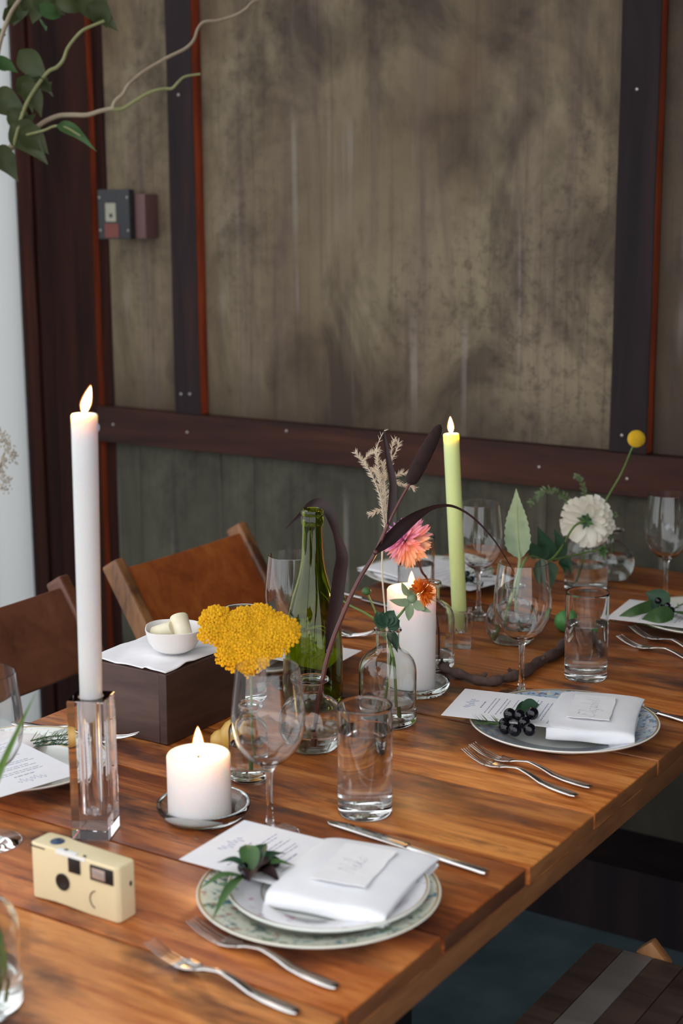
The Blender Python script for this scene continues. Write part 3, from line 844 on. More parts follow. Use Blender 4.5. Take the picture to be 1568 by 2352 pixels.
def taper(label, base, top, r0, r1, mat, fh, lean):
    """candle from base point to top point"""
    base, top = Vector(base), Vector(top); d = top - base; L = d.length
    t = thing('taper_candle', label, 'candle', base, 0, 'lit taper candles')
    t.rotation_euler = Vector((0, 0, 1)).rotation_difference(d).to_euler()
    prof = [(0, 0), (r0 * .55, 0), (r0 * .98, .012)] + [(r0 + (r1 - r0) * k / 6, .012 + (L - .014) * k / 6) for k in range(1, 7)] + [(r1 - .0012, L), (r1 * .82, L - .0006), (r1 * .45, L - .0022), (0, L - .0025)]
    w = MB().lathe(prof, 32).build('wax', mat, t)
    if lean[2]:
        MB().sphere((0, 0, 0), .0022, 8, 6, (1, 1, 2.2)).build('wax_drip', mat, t, loc=(RT.x * r1, RT.y * r1, L - .016))
    flame(t, (0, 0, L - .0026), fh, lean[:2], CANDLE_W * 1.8, .006)
    return t
hl = Vector((-1.2325, 1.3335, TZ + T))
square_holder('tall square crystal holder with the white taper candle beside the disposable camera', hl, math.radians(24), 0.0465, 0.179, 0.0150, 0.150)
zt = TZ + 0.179
bL = Vector((hl.x, hl.y, zt - .030)); tL = PD(193.5, 951, depth_of(Vector((hl.x, hl.y, TZ + .53))))
taper('tall lit white taper candle in the tall crystal holder', bL, tL, 0.0138, 0.0158, 'grey_white_wax', 0.034, (RT.x * .0085, RT.y * .0085, 1))
hg = PT(1056, 1484); hg = Vector((hg.x, hg.y, TZ + T))
square_holder('low square crystal holder with the green taper candle', hg, math.radians(24), 0.040, 0.066, 0.0135, 0.040)
tG = PD(1035.5, 996, depth_of(Vector((hg.x, hg.y, TZ + .38))))
taper('lit pale green taper candle in front of the wooden rail', (hg.x, hg.y, TZ + .030), tG, 0.0132, 0.0138, 'green_wax', 0.030, (0, 0, 0))

# ------------------------------------------------------------------ plates, linen, paper, cutlery
def plate(label, loc, r, h, rim_mat, well_mat='china', deep=0.0, gold=True, name='dinner_plate', group='dinner plates'):
    t = thing(name, label, 'plate', loc, 0, group)
    w = r * .66
    fl = 0.0045
    MB().lathe([(0, .0012), (r * .48, .0012), (r * .50, 0), (r * .535, 0), (r * .55, .0025), (w * 1.02, h * .38), (r * .985, h - .0035), (r, h - .0012), (r * .996, h), (r * .985, h)], 72).build('underside', well_mat, t)
    MB().lathe([(0, fl), (r * .5, fl), (w * .93, fl + h * .10), (w, h * .52)], 72).build('well', well_mat, t)
    MB().lathe([(w, h * .52), (w * 1.03, h * .60), (r * .965, h * .975)], 72).build('rim', rim_mat, t)
    MB().lathe([(r * .965, h * .975), (r * .985, h)], 72).build('lip', 'gold_line' if gold else 'china', t)
    if gold:
        MB().lathe([(w * .992, h * .505), (w * 1.008, h * .545)], 72).build('gilt_line', 'gold_line', t, loc=(0, 0, .0004))
    return t

def napkin(label, loc, rz, L, W, mat='napkin_cloth', layers=5, z_gap=.0036):
    """cloth folded to and fro along x (W wide), L long in y, where the fold layers show; the top sheet wraps down over the -x side; origin at the bottom centre"""
    t = thing('napkin', label, 'napkin', loc, rz, 'folded white napkins')
    pts = []; H_ = W / 2
    for k in range(layers):
        z = .0012 + k * z_gap; last = k == layers - 1
        a, b_ = (H_, -H_) if k % 2 == 0 else (-H_, H_)
        for i in range(9):
            q = i / 8; xx = a + (b_ - a) * q
            if a > 0 and i == 0: xx += .003 * (k % 3)
            pts.append((xx, z + .0007 * math.sin(q * 4 + k * 1.7) + (.0022 * math.sin(q * math.pi) if last else 0)))
        if not last:
            s = -1 if b_ < 0 else 1
            for (dx, dz) in ((.0016, .25), (.0028, .5), (.0016, .78)): pts.append((b_ + s * dx, z + z_gap * dz))
    s = 1 if pts[-1][0] > 0 else -1; x0, z0 = pts[-1]
    for (dx, f) in ((.0045, .96), (.0082, .80), (.0098, .55), (.0100, .28), (.0086, .06)): pts.append((x0 + s * dx, max(.0014, z0 * f)))
    N = len(pts); ny = 14; zt_ = max(p[1] for p in pts)
    def fn(u, v):
        i = u * (N - 1); a = int(min(i, N - 2)); f = i - a
        x = pts[a][0] * (1 - f) + pts[a + 1][0] * f; z = pts[a][1] * (1 - f) + pts[a + 1][1] * f
        w = v * 2 - 1; h = z / zt_
        y = w * .5 * L * (1 + .010 * math.sin(u * 9)) + .0022 * math.sin(u * 31)
        fall = -.0050 * abs(w) ** 6 * h * h
        return (x + .0012 * math.sin(w * 4 + z * 300), y, z + fall + .0006 * math.sin(w * 3.1 + x * 26) * h + .0004 * math.sin(v * 11 + u * 20))
    o = MB().grid(fn, N - 1, ny).build('cloth', mat, t, angle=120)
    md = o.modifiers.new('thick', 'SOLIDIFY'); md.thickness = .0022; md.offset = 0
    sb = o.modifiers.new('soft', 'SUBSURF'); sb.levels = 1; sb.render_levels = 2
    NAPTOP[0] = loc[2] + zt_ + .0019
    return t
NAPTOP = [0.0]

rng = random.Random(3)
def menu(label, loc, rz, W, L, tilt=0.0, group='printed menu cards', seed=1):
    """lies from y=0 (tucked end) to y=L (free end); lines run along x"""
    t = thing('menu_card', label, 'menu card', loc, 0, group)
    t.rotation_euler = Euler((tilt, 0, rz), 'XYZ')
    MB().box(-W / 2, W / 2, 0, L, 0, .0007).build('card', 'card_paper', t, bevel=.0002, segs=1)
    rr = random.Random(seed)
    # script heading: a flowing stroke
    b = MB(); pts = []
    for i in range(28):
        q = i / 27; pts.append((-.020 + .040 * q, L - .028 + .006 * math.sin(i * 1.35) * (1 if i not in (0, 27) else .3) + .003 * math.sin(i * .5), .0009))
    b.tube(pts, .00022, 4, 2); b.build('heading', 'menu_ink', t)
    y = L - .046; b = MB()
    block = 0
    while y > .012:
        if block % 4 == 0: lines = [(.030, .0014)]
        else: lines = [(W * rr.uniform(.55, .8), .0009), (W * rr.uniform(.4, .7), .0009)]
        for (wd, th) in lines:
            x0 = -wd / 2
            while x0 < wd / 2:
                ln = rr.uniform(.003, .010); ln = min(ln, wd / 2 - x0)
                b.box(x0, x0 + ln, y - th, y + th * .6, .00066, .00078); x0 += ln + .0016
            y -= .0058
        y -= .0055; block += 1
    b.build('printed_lines', 'menu_ink', t, smooth=False)
    return t

# cursive strokes in a unit-height box, x advance at the end
GL = {
 'E': ([[(.55, .95), (.25, 1.0), (.12, .80), (.35, .58), (.12, .50), (.02, .22), (.20, 0), (.55, .10), (.7, .2)]], .75),
 'l': ([[(0, .15), (.22, .60), (.22, 1.0), (.10, .95), (.05, .4), (.10, 0), (.30, .15)]], .30),
 'i': ([[(0, .15), (.10, .45), (.05, .05), (.15, 0), (.28, .15)], [(.14, .62), (.16, .68)]], .28),
 'z': ([[(0, .35), (.25, .45), (.05, .05), (.22, 0), (.18, -.35), (.02, -.4), (.05, -.2), (.4, .15)]], .40),
 'a': ([[(.3, .40), (.12, .42), (.02, .18), (.14, 0), (.28, .2), (.30, .42), (.28, .05), (.40, .05), (.5, .18)]], .48),
 'b': ([[(0, .15), (.20, .65), (.18, 1.0), (.08, .9), (.06, .1), (.2, 0), (.30, .22), (.18, .38), (.42, .3)]], .42),
 'e': ([[(0, .15), (.22, .25), (.20, .42), (.06, .35), (.05, .08), (.2, 0), (.38, .16)]], .36),
 't': ([[(0, .15), (.18, .9), (.10, .1), (.2, 0), (.34, .15)], [(.0, .62), (.32, .68)]], .33),
 'h': ([[(0, .15), (.20, .65), (.18, 1.0), (.08, .9), (.05, 0), (.12, .3), (.25, .40), (.28, .05), (.42, .12)]], .45),
 'N': ([[(0, 0), (.12, .9), (.4, .05), (.55, 1.0)]], .65),
 'k': ([[(0, .15), (.20, .65), (.18, 1.0), (.08, .9), (.05, 0), (.10, .25), (.28, .42), (.12, .22), (.32, 0), (.42, .12)]], .42),
 'o': ([[(.25, .40), (.08, .35), (.03, .12), (.15, 0), (.28, .18), (.22, .40), (.42, .36)]], .40),
}
def place_card(label, loc, rz, W, H, word, text_h, tilt=0.0):
    t = thing('place_card', label, 'place card', loc, 0, 'calligraphed place cards'); t.rotation_euler = Euler((tilt, 0, rz), 'XYZ')
    n = 40; b = MB(); ringb = []; rr = random.Random(len(word))
    def edge(q):
        per = [(-W / 2, -H / 2), (W / 2, -H / 2), (W / 2, H / 2), (-W / 2, H / 2)]
        s = q * 4; i = int(s) % 4; f = s - int(s)
        p, r = per[i], per[(i + 1) % 4]; return (p[0] + (r[0] - p[0]) * f, p[1] + (r[1] - p[1]) * f)
    P_ = [edge(k / n) for k in range(n)]; J = [(rr.uniform(-.0009, .0009), rr.uniform(-.0009, .0009)) for _ in range(n)]
    for z in (0, .0008):
        for (p, j) in zip(P_, J): b.v.append(Vector((p[0] + j[0], p[1] + j[1], z + .0010 * (p[0] / W * 2) ** 2)))
    for k in range(n): b.face((k, (k + 1) % n, (k + 1) % n + n, k + n))
    b.v.append(Vector((0, 0, 0))); b.v.append(Vector((0, 0, .0008)))
    for k in range(n): b.face(((k + 1) % n, k, 2 * n)); b.face((k + n, (k + 1) % n + n, 2 * n + 1))
    b.build('card', 'handmade_paper', t, angle=60)
    adv = sum(GL[c][1] for c in word) * text_h; x = -adv / 2; b = MB()
    for c in word:
        for st in GL[c][0]:
            pts = [Vector((x + p[0] * text_h + p[1] * text_h * .18, (p[1] - .35) * text_h, .0010 + .0010 * ((x) / W * 2) ** 2)) for p in st]
            b.tube(pts, .00030, 4, 4)
        x += GL[c][1] * text_h
    b.build('lettering', 'calligraphy_ink', t)
    return t

def fork(label, tip, neck, end, z=TZ + T):
    """tip, neck and handle end as points on the table"""
    tip, neck, end = Vector(tip), Vector(neck), Vector(end)
    d = (tip - end); L = 0.205; ang = math.atan2(d.y, d.x)
    t = thing('fork', label, 'fork', (end.x, end.y, z), ang, 'silver forks')
    def prof(q):   # centre-line height along the length 0..1 (handle end .. tine tips)
        pts = [.0035, .0032, .0030, .0045, .0095, .0125, .0085, .0035, .0030, .0065, .0140]
        return lerp_list(pts, q)
    def wid(q):
        pts = [.0065, .0078, .0070, .0056, .0045, .0036, .0036, .0095, .0122, .0122, .0120]
        return lerp_list(pts, q)
    b = MB()
    def fn(u, v):
        q = u * .66; w = wid(q); s = v * 2 - 1
        return (q * L, s * w * (1 if q > .012 else .7), prof(q) + .0010 * (1 - s * s))
    b.grid(fn, 22, 4); o = b.build('handle', 'silver', t)
    md = o.modifiers.new('thick', 'SOLIDIFY'); md.thickness = .0018; md.offset = 0
    b = MB()
    def fn2(u, v):
        q = .655 + .115 * u; w = wid(q); s = v * 2 - 1
        return (q * L, s * w, prof(q) + .0022 * (s * s - .3))
    b.grid(fn2, 6, 6); o = b.build('head', 'silver', t)
    md = o.modifiers.new('thick', 'SOLIDIFY'); md.thickness = .0016; md.offset = 0
    for k in range(4):
        s0 = (k - 1.5) / 2 * .80
        pts = []
        for i in range(7):
            q = .762 + .238 * i / 6; pts.append(Vector((q * L, s0 * wid(q), prof(q) + .0022 * (s0 * s0 - .3))))
        MB().tube(pts, [.0013, .0012, .0010, .0006], 6, 2).build('tine', 'silver', t)
    return t
def knife(label, tip, end, z=TZ + T):
    tip, end = Vector(tip), Vector(end); d = tip - end; L = max(.21, min(.245, d.length)); ang = math.atan2(d.y, d.x)
    t = thing('knife', label, 'knife', (end.x, end.y, z), ang, 'silver knives')
    h = MB()
    for i, q in enumerate((0, .02, .2, .42, .47)):
        w = (.0052, .0068, .0062, .0050, .0040)[i]; th = (.0028, .0036, .0034, .0030, .0026)[i]
        for k in range(12):
            a = 2 * math.pi * k / 12; h.v.append(Vector((q * L, w * math.cos(a), .0040 + th * math.sin(a))))
    for i in range(4):
        for k in range(12): h.face((i * 12 + k, i * 12 + (k + 1) % 12, i * 12 + 12 + (k + 1) % 12, i * 12 + 12 + k))
    h.face(list(range(11, -1, -1))); h.face(list(range(48, 60))); h.build('handle', 'silver', t)
    bl_ = MB()
    def fn(u, v):
        q = .46 + .54 * u
        top = .0052; bot = -.0105 if u < .75 else -.0105 * (1 - ((u - .75) / .25) ** 2) - .001
        if u < .06: bot = -.004
        y = bot + (top - bot * 1.0) * v if u < 1 else -.001
        return (q * L, y, .0040)
    bl_.grid(fn, 16, 3); o = bl_.build('blade', 'silver', t)
    md = o.modifiers.new('thick', 'SOLIDIFY'); md.thickness = .0014; md.offset = 0
    return t

def leaf_mesh(pts, w, normal, nw=4, cup=.25, serr=0, shape='leaf'):
    """a leaf with a folded midrib; pts centre line; w half width"""
    prof = {'leaf': [.06, .55, .88, 1.0, .95, .78, .50, .22, .02], 'ovate': [.10, .80, 1.0, .97, .85, .66, .42, .20, .02], 'blade': [.5, .9, 1, .95, .85, .7, .5, .28, .03], 'oval': [.06, .22, .55, .85, .98, 1.0, .97, .86, .66, .38, .06], 'whip': [.35, .95, 1, .70, .36, .22, .17, .14, .11, .08, .03], 'ribbon': [.35, .75, .9, .9, .8, .45, .8, .8, .6, .3, .03], 'spade': [.12, .95, 1.0, .86, .66, .48, .30, .14, .01]}[shape]
    ws = []
    n = 24 if serr else 11
    for i in range(n):
        q = i / (n - 1); x = lerp_list(prof, q) * w
        if serr and 0 < i < n - 1 and i % 2: x *= (1 + serr)
        ws.append(x)
    b = MB(); b.strip(pts, ws, normal, cup, nw, smooth=6 if not serr else 8)
    return b
def leaf_part(parent, pts, w, normal, mat, name='leaf', **k):
    return leaf_mesh(pts, w, normal, **k).build(name, mat, parent, angle=80)

# -------- place settings
def setting_xy(c, rz):
    cs, sn = math.cos(rz), math.sin(rz)
    return lambda x, y, z=0.0: Vector((c.x + x * cs - y * sn, c.y + x * sn + y * cs, z))
def sprig_rosemary(b, a, d, n=26, ln=.016, seed=1):
    rr = random.Random(seed); a, d = Vector(a), Vector(d); ax = (d - a); L = ax.length; ax.normalize()
    s1_ = ax.orthogonal().normalized(); s2_ = ax.cross(s1_)
    b.tube([a, (a + d) / 2 + Vector((0, 0, .002)), d], [.0012, .0008], 5, 3)
    for i in range(n):
        q = i / n; p = a + ax * (L * q); th = rr.uniform(0, 6.28)
        out = (s1_ * math.cos(th) + s2_ * math.sin(th)) * .75 + ax * .8 + Vector((0, 0, .25)); out.normalize()
        if out.z < -.1: out.z *= -.3; 
        l = ln * rr.uniform(.7, 1.1)
        b.strip([p, p + out * l * .5, p + out * l], [.0007, .0011, .0002], Vector((0, 0, 1)), .3, 2, 2)
    return b

# setting by the near corner
c1 = PT(732, 2043, .802); f1 = setting_xy(c1, R90)
plate('dinner plate with a green and blue floral rim under a smaller plate', (c1.x, c1.y, TZ + T), .1365, .0225, 'rim_green_floral', 'china_cream')
sp = f1(.004, -.010)
plate('smaller salad plate with a pale pink floral rim stacked on a green rimmed plate', (sp.x, sp.y, TZ + T + .0120), .1130, .0185, 'rim_pale_floral', 'china', name='salad_plate', group='salad plates', gold=True)
p = f1(.032, -.026)
napkin('folded white napkin with the place card reading Niko, on two stacked plates', (p.x, p.y, TZ + T + .0190), R90 + .15, .142, .150, z_gap=.0042)
p = f1(.028, -.02)
menu('printed menu card tucked in the napkin of the green floral plate', (p.x, p.y, TZ + .0345), R90 + .03, .131, .186, 0, seed=4)
p = f1(.037, -.024)
place_card('small white place card reading Niko on the napkin of the green floral plate', (p.x, p.y, NAPTOP[0]), R90 + .18, .100, .064, 'Niko', .026)
sg = thing('herb_sprig', 'green herb sprig with dark leaves on the plate with the green floral rim', 'herb sprig', f1(-.03, .07, TZ + .036))
O1 = f1(-.03, .07, TZ + .036)
for k, (x0, y0, x1, y1, w, mt, zz) in enumerate(((-.005, .005, -.100, -.020, .0065, 'leaf_mid', -.010), (-.01, .0, -.062, .028, .0065, 'leaf_mid', -.002), (.0, .0, .035, -.035, .008, 'leaf_mid', .004), (.0, .0, .050, -.012, .010, 'leaf_dark', .008), (.0, .0, .026, .028, .012, 'leaf_mid', .018), (.0, .0, -.02, .034, .008, 'leaf_dark', .012), (.0, .0, .046, .012, .010, 'leaf_dark', .016), (0, 0, .0, -.04, .011, 'leaf_maroon', -.002), (0, 0, -.03, -.018, .010, 'leaf_maroon', .006), (0, 0, .02, -.02, .012, 'leaf_maroon', .006))):
    a, d = f1(-.03 + x0, .07 + y0, O1.z) - O1, f1(-.03 + x1, .07 + y1, O1.z + zz) - O1
    leaf_part(sg, [a, (a + d) / 2 + Vector((0, 0, .008)), d], w, (0, 0, 1), mt, cup=.35)
b = MB()
for k in range(5):
    b2 = f1(-.03 + (.00, .024, .012, -.012, .03)[k], .07 + (.012, .010, -.012, -.002, -.010)[k], O1.z + .004) - O1
    MB().sphere((0, 0, 0), .0068, 12, 8).build('berry', 'berry_black', sg, loc=b2)
fork('silver inner fork of the pair beside the plate with the green floral rim', PT(357, 2096, .785), None or (0, 0, 0), PT(775, 2277))
fork('silver outer fork of the pair beside the plate with the green floral rim', PT(302, 2162, .785), (0, 0, 0), PT(685, 2335))
knife('silver table knife behind the green floral plate', PT(750, 1895), PT(1118, 2013))

# setting with the berries
c2 = PT(1295, 1655, .805); f2 = setting_xy(c2, R90)
plate('deep dinner plate with a blue floral rim holding a napkin and black berries', (c2.x, c2.y, TZ + T), .1385, .0275, 'rim_blue_floral', 'china')
p = f2(.034, -.035)
napkin('folded white napkin with the place card reading Elizabeth', (p.x, p.y, TZ + T + .0165), R90 + .30, .125, .160, layers=5, z_gap=.0046)
p = f2(.006, -.02)
menu('printed menu card tucked in the napkin on the blue rimmed plate', (p.x, p.y, TZ + .0345), R90 + .22, .130, .190, 0, seed=9)
p = f2(.030, -.030)
place_card('small deckle-edged place card reading Elizabeth', (p.x, p.y, NAPTOP[0]), R90 + .30, .105, .062, 'Elizabeth', .024)
bs = thing('berry_sprig', 'cluster of glossy black berries with rosemary on the blue rimmed plate', 'berries', f2(-.075, .04, TZ + .024))
OB = f2(-.075, .04, TZ + .024)
for (px, py, zz) in ((1170, 1641, .046), (1191, 1643, .045), (1222, 1639, .050), (1182, 1677, .036), (1216, 1676, .036), (1157, 1661, .034), (1203, 1660, .038), (1160, 1672, .030)):
    p = PT(px, py, TZ + zz)
    MB().sphere((0, 0, 0), .0094 if px != 1157 else .0078, 16, 10).build('berry', 'berry_black', bs, loc=p - OB)
b = MB(); a = PT(1160, 1665, TZ + .032) - OB; d = PT(1098, 1662, TZ + .031) - OB
sprig_rosemary(b, a, d, 30, .022, 5); b.build('rosemary', 'leaf_rosemary', bs)
a, d = PT(1195, 1640, TZ + .040) - OB, PT(1238, 1618, TZ + .046) - OB
leaf_part(bs, [a, (a + d) / 2 + Vector((0, 0, .004)), d], .013, -FW, 'leaf_dark')
a = PT(1232, 1650, TZ + .040) - OB
leaf_part(bs, [PT(1180, 1640, TZ + .036) - OB, PT(1205, 1622, TZ + .040) - OB, a], .008, -FW, 'leaf_dark')
b = MB(); b.tube([PT(1160, 1668, TZ + .030) - OB, PT(1190, 1662, TZ + .034) - OB, PT(1215, 1655, TZ + .038) - OB], .0016, 6, 3); b.build('stem', 'stem_dark', bs)
fork('silver fork beside the blue rimmed plate, the inner one of the pair', PT(1021, 1702, .785), (0, 0, 0), PT(1357, 1815))
fork('silver fork beside the blue rimmed plate, the outer one of the pair', PT(1003, 1708, .785), (0, 0, 0), PT(1323, 1835))
knife('silver knife beside the blue rimmed plate on the side of the table edge', PT(1330, 1592), PT(1660, 1688))

# setting by the curtain side, behind the tall crystal holder
c3 = PT(48, 1742, .80); f3 = setting_xy(c3, -R90)
plate('dinner plate with a grey patterned rim behind the tall crystal holder', (c3.x, c3.y, TZ + T), .126, .0225, 'rim_grey_floral', 'china')
p = f3(.01, -.055)
napkin('folded blush napkin on the plate behind the tall crystal holder', (p.x, p.y, TZ + T + .012), -R90 + .35, .105, .150, 'napkin_blush', 3)
p = f3(.024, -.058)
menu('printed menu card on the plate behind the tall crystal holder', (p.x, p.y, TZ + .0265), -R90 - .26, .125, .170, 0, seed=12)
rs = thing('rosemary_sprig', 'rosemary sprig on the plate behind the tall crystal holder', 'herb sprig', f3(-.05, -.02, TZ + .030))
O3 = f3(-.05, -.02, TZ + .030)
for k in range(3):
    b = MB(); sprig_rosemary(b, PT(70 + 6 * k, 1702 + 6 * k, TZ + .032) - O3, PT(158 + 8 * k, 1688 + 11 * k, TZ + .033) - O3, 34, .016, 20 + k)
    b.build('sprig', ['leaf_rosemary', 'leaf_dark', 'leaf_dark'][k], rs)
fork('dark silver fork between the wooden box and the tall crystal holder', PT(318, 1700, .785), (0, 0, 0), f3(-.135, -.14))

# setting with big leaves by the wall end
c4 = PT(1625, 1415, .80); f4 = setting_xy(c4, R90)
plate('dinner plate with a plain cream rim under large green leaves', (c4.x, c4.y, TZ + T), .136, .0225, 'china_cream', 'china_cream')
p = f4(.03, -.03)
napkin('folded white napkin on the cream plate near the wall end', (p.x, p.y, TZ + T + .011), R90 + .15, .150, .165)
p = f4(-.045, -.02)
menu('printed menu card tucked in the napkin near the wall end', (p.x, p.y, TZ + .0265), R90 + .10, .150, .172, 0, seed=15)
ls = thing('leaf_sprig', 'sprig of large green leaves with black berries on a menu card', 'herb sprig', PT(1520, 1395, TZ + .030))
O4 = PT(1520, 1395, TZ + .030)
def lf(pp, w, mt, sh='leaf', zz=(.034, .040, .030), nrm=(0, 0, 1)):
    leaf_part(ls, [PT(x_, y_, TZ + z_) - O4 for (x_, y_), z_ in zip(pp, zz)], w, nrm, mt, shape=sh)
lf([(1535, 1395), (1505, 1372), (1482, 1360)], .021, 'leaf_dark', 'ovate', (.036, .052, .060), -FW)
lf([(1515, 1385), (1460, 1402), (1405, 1428)], .011, 'leaf_mid', 'blade', (.036, .038, .016), -FW)
lf([(1548, 1408), (1510, 1420), (1462, 1432)], .020, 'leaf_mid', 'leaf', (.036, .036, .016), -FW)
lf([(1540, 1404), (1565, 1410), (1590, 1420)], .010, 'leaf_mid')
for (x_, y_, z_) in ((1511, 1380, .046), (1518, 1396, .040), (1532, 1392, .044), (1541, 1402, .040)):
    MB().sphere((0, 0, 0), .0068, 14, 9).build('berry', 'berry_black', ls, loc=PT(x_, y_, TZ + z_) - O4)
b = MB(); sprig_rosemary(b, PT(1545, 1400, TZ + .036) - O4, PT(1575, 1385, TZ + .044) - O4, 14, .014, 31); b.build('rosemary', 'leaf_rosemary', ls)
fork('silver fork beside the cream plate near the wall end, inner one', PT(1442, 1446, .785), (0, 0, 0), f4(-.200, -.086))
fork('silver fork beside the cream plate near the wall end, outer one', PT(1440, 1476, .785), (0, 0, 0), f4(-.243, -.100))

# setting behind the green taper
c5 = PT(985, 1312, .80); f5 = setting_xy(c5, -R90)
plate('dinner plate with a grey leaf rim behind the green taper candle', (c5.x, c5.y, TZ + T), .134, .0225, 'rim_grey_floral', 'china')
p = f5(.0, -.045)
napkin('folded white napkin on the plate behind the green taper candle', (p.x, p.y, TZ + T + .011), -R90 - .25, .140, .165)
p = f5(.02, .0)
menu('printed menu card behind the green taper candle', (p.x, p.y, TZ + .0265), -R90 - .22, .130, .180, 0, seed=22)
r5 = thing('rosemary_sprig', 'rosemary sprig with small dark blooms on the plate behind the green taper', 'herb sprig', f5(-.01, .06, TZ + .032))
O5 = f5(-.01, .06, TZ + .032)
for k in range(3):
    b = MB(); sprig_rosemary(b, PT(1065, 1322 + 6 * k, TZ + .034) - O5, PT(1148 - 20 * k, 1303 + 22 * k, TZ + .036) - O5, 30, .016, 40 + k)
    b.build('sprig', ['leaf_rosemary', 'leaf_dark', 'leaf_dark'][k], r5)
for k, (x_, y_) in enumerate(((1072, 1318), (1082, 1330), (1068, 1332))):
    MB().sphere((0, 0, 0), .0065, 12, 8).build('berry', 'berry_black', r5, loc=PT(x_, y_, TZ + .038) - O5)
knife('silver knife behind the tall white pillar candle', PT(930, 1404), PT(752, 1358))

# setting behind the yarrow and the bottle
c6 = PT(615, 1495, .80); f6 = setting_xy(c6, -R90)
plate('dinner plate with a grey patterned rim behind the green bottle', (c6.x, c6.y, TZ + T), .130, .0225, 'rim_grey_floral', 'china')
p = f6(.0, -.03)
napkin('folded white napkin on the plate behind the yellow yarrow', (p.x, p.y, TZ + T + .011), -R90, .150, .165)
p = f6(.005, -.02)
menu('printed menu card behind the green bottle', (p.x, p.y, TZ + .0265), -R90 + .05, .125, .172, 0, seed=29)
fork('dark silver fork behind the green bottle, inner one', PT(852, 1463, .785), (0, 0, 0), f6(-.165, -.12))
fork('dark silver fork behind the green bottle, outer one', PT(866, 1470, .785) + Vector((.0, .012, 0)), (0, 0, 0), f6(-.20, -.115))

# ------------------------------------------------------------------ the dark box with napkin and butter bowl
bx0, bx1, by0, by1, bh = -1.512, -1.355, 1.624, 1.800, .1065
bxo = thing('wooden_box', 'dark walnut box standing on the table under the butter bowl', 'box', ((bx0 + bx1) / 2, (by0 + by1) / 2, TZ + T))
hx, hy, th = (bx1 - bx0) / 2, (by1 - by0) / 2, .014
for s in (-1, 1):
    MB().box(-hx + th, hx - th, s * hy - (th if s > 0 else 0), s * hy + (th if s < 0 else 0), 0, bh).build('side_board', 'walnut_box', bxo, bevel=.0008, segs=1)
    MB().box(s * hx - (th if s > 0 else 0), s * hx + (th if s < 0 else 0), -hy, hy, 0, bh).build('side_board', 'walnut_box', bxo, bevel=.0008, segs=1)
MB().box(-hx + th, hx - th, -hy + th, hy - th, bh - .016, bh - .0015).build('top_board', 'walnut_box', bxo, bevel=.0008, segs=1)
cz = TZ + T + bh
corn = [PT(238, 1513, cz), PT(387, 1549, cz), PT(545, 1478, cz), PT(415, 1432, cz)]
corn[0] = Vector((bx0 + .010, by0 + .003, cz)); corn[1] = Vector((bx1 - .002, by0 + .002, cz)); corn[2] = Vector((bx1 - .004, by1 + .0, cz)); corn[3] = Vector((bx0 + .006, by1 - .004, cz))
cn = (corn[0] + corn[1] + corn[2] + corn[3]) / 4
nk = thing('cloth_napkin', 'crumpled white cloth napkin spread over the dark wooden box', 'napkin', cn)
def nf(u, v):
    p = (corn[0] * (1 - u) + corn[1] * u) * (1 - v) + (corn[3] * (1 - u) + corn[2] * u) * v - cn
    e = min(u, 1 - u, v, 1 - v)
    return (p.x, p.y, .0016 + .0012 * abs(math.sin(u * 9 + v * 5)) * (1 if e > .02 else 1.6) + .003 * max(0, math.sin((u - v) * 11)) ** 3 * (1 if u > .72 else .25))
o = MB().grid(nf, 30, 30).build('cloth', 'napkin_cloth', nk)
md = o.modifiers.new('thick', 'SOLIDIFY'); md.thickness = .0012; md.offset = 0
bp = PT(400, 1497, cz + .004)
bw = thing('butter_bowl', 'small white pinched bowl holding butter rolls on the dark box', 'bowl', (bp.x, bp.y, cz + .0062))
def pinch(r, a, z):
    q = z / .036
    return r * (1 + .10 * max(0, math.cos(a - 2.6)) ** 6 * q + .05 * math.cos(4 * a + .6) * q)
prof = [(0, 0), (.022, 0), (.032, .006), (.040, .018), (.0445, .036), (.0430, .0365), (.0382, .019), (.0305, .0085), (0, .005)]
MB().lathe(prof, 48, fn=pinch).build('bowl', 'china_bowl', bw)
for k, (x_, y_, z_, ry, rz, ln) in enumerate(((-.012, -.008, .028, 1.15, .3, .034), (.013, .004, .033, .72, 2.6, .046))):
    bt = thing('butter_roll', ('stubby herb butter roll in the white bowl', 'longer herb butter roll leaning in the white bowl')[k], 'butter', (bp.x + x_, bp.y + y_, cz + .0062 + z_), 0, 'butter rolls')
    MB().lathe([(0, -ln / 2), (.0125, -ln / 2), (.0138, -ln / 2 + .002), (.0138, ln / 2 - .002), (.0125, ln / 2), (0, ln / 2)], 24, fn=lambda r, a, z: r * (1 + .04 * math.sin(3 * a + z * 80))).build('roll', 'butter', bt, rot=(0, ry, rz))

# ------------------------------------------------------------------ disposable camera
cA, cB = Vector((-1.1735, 1.160, 0)), Vector((-1.0436, 1.1605, 0))
dc = thing('disposable_camera', 'cream yellow disposable film camera standing upright on the planks', 'camera', ((cA.x + cB.x) / 2, (cA.y + cB.y) / 2 + .015, TZ + T), 0.0)
Wc, Dc, Hc = .129, .030, .0655
b = MB()
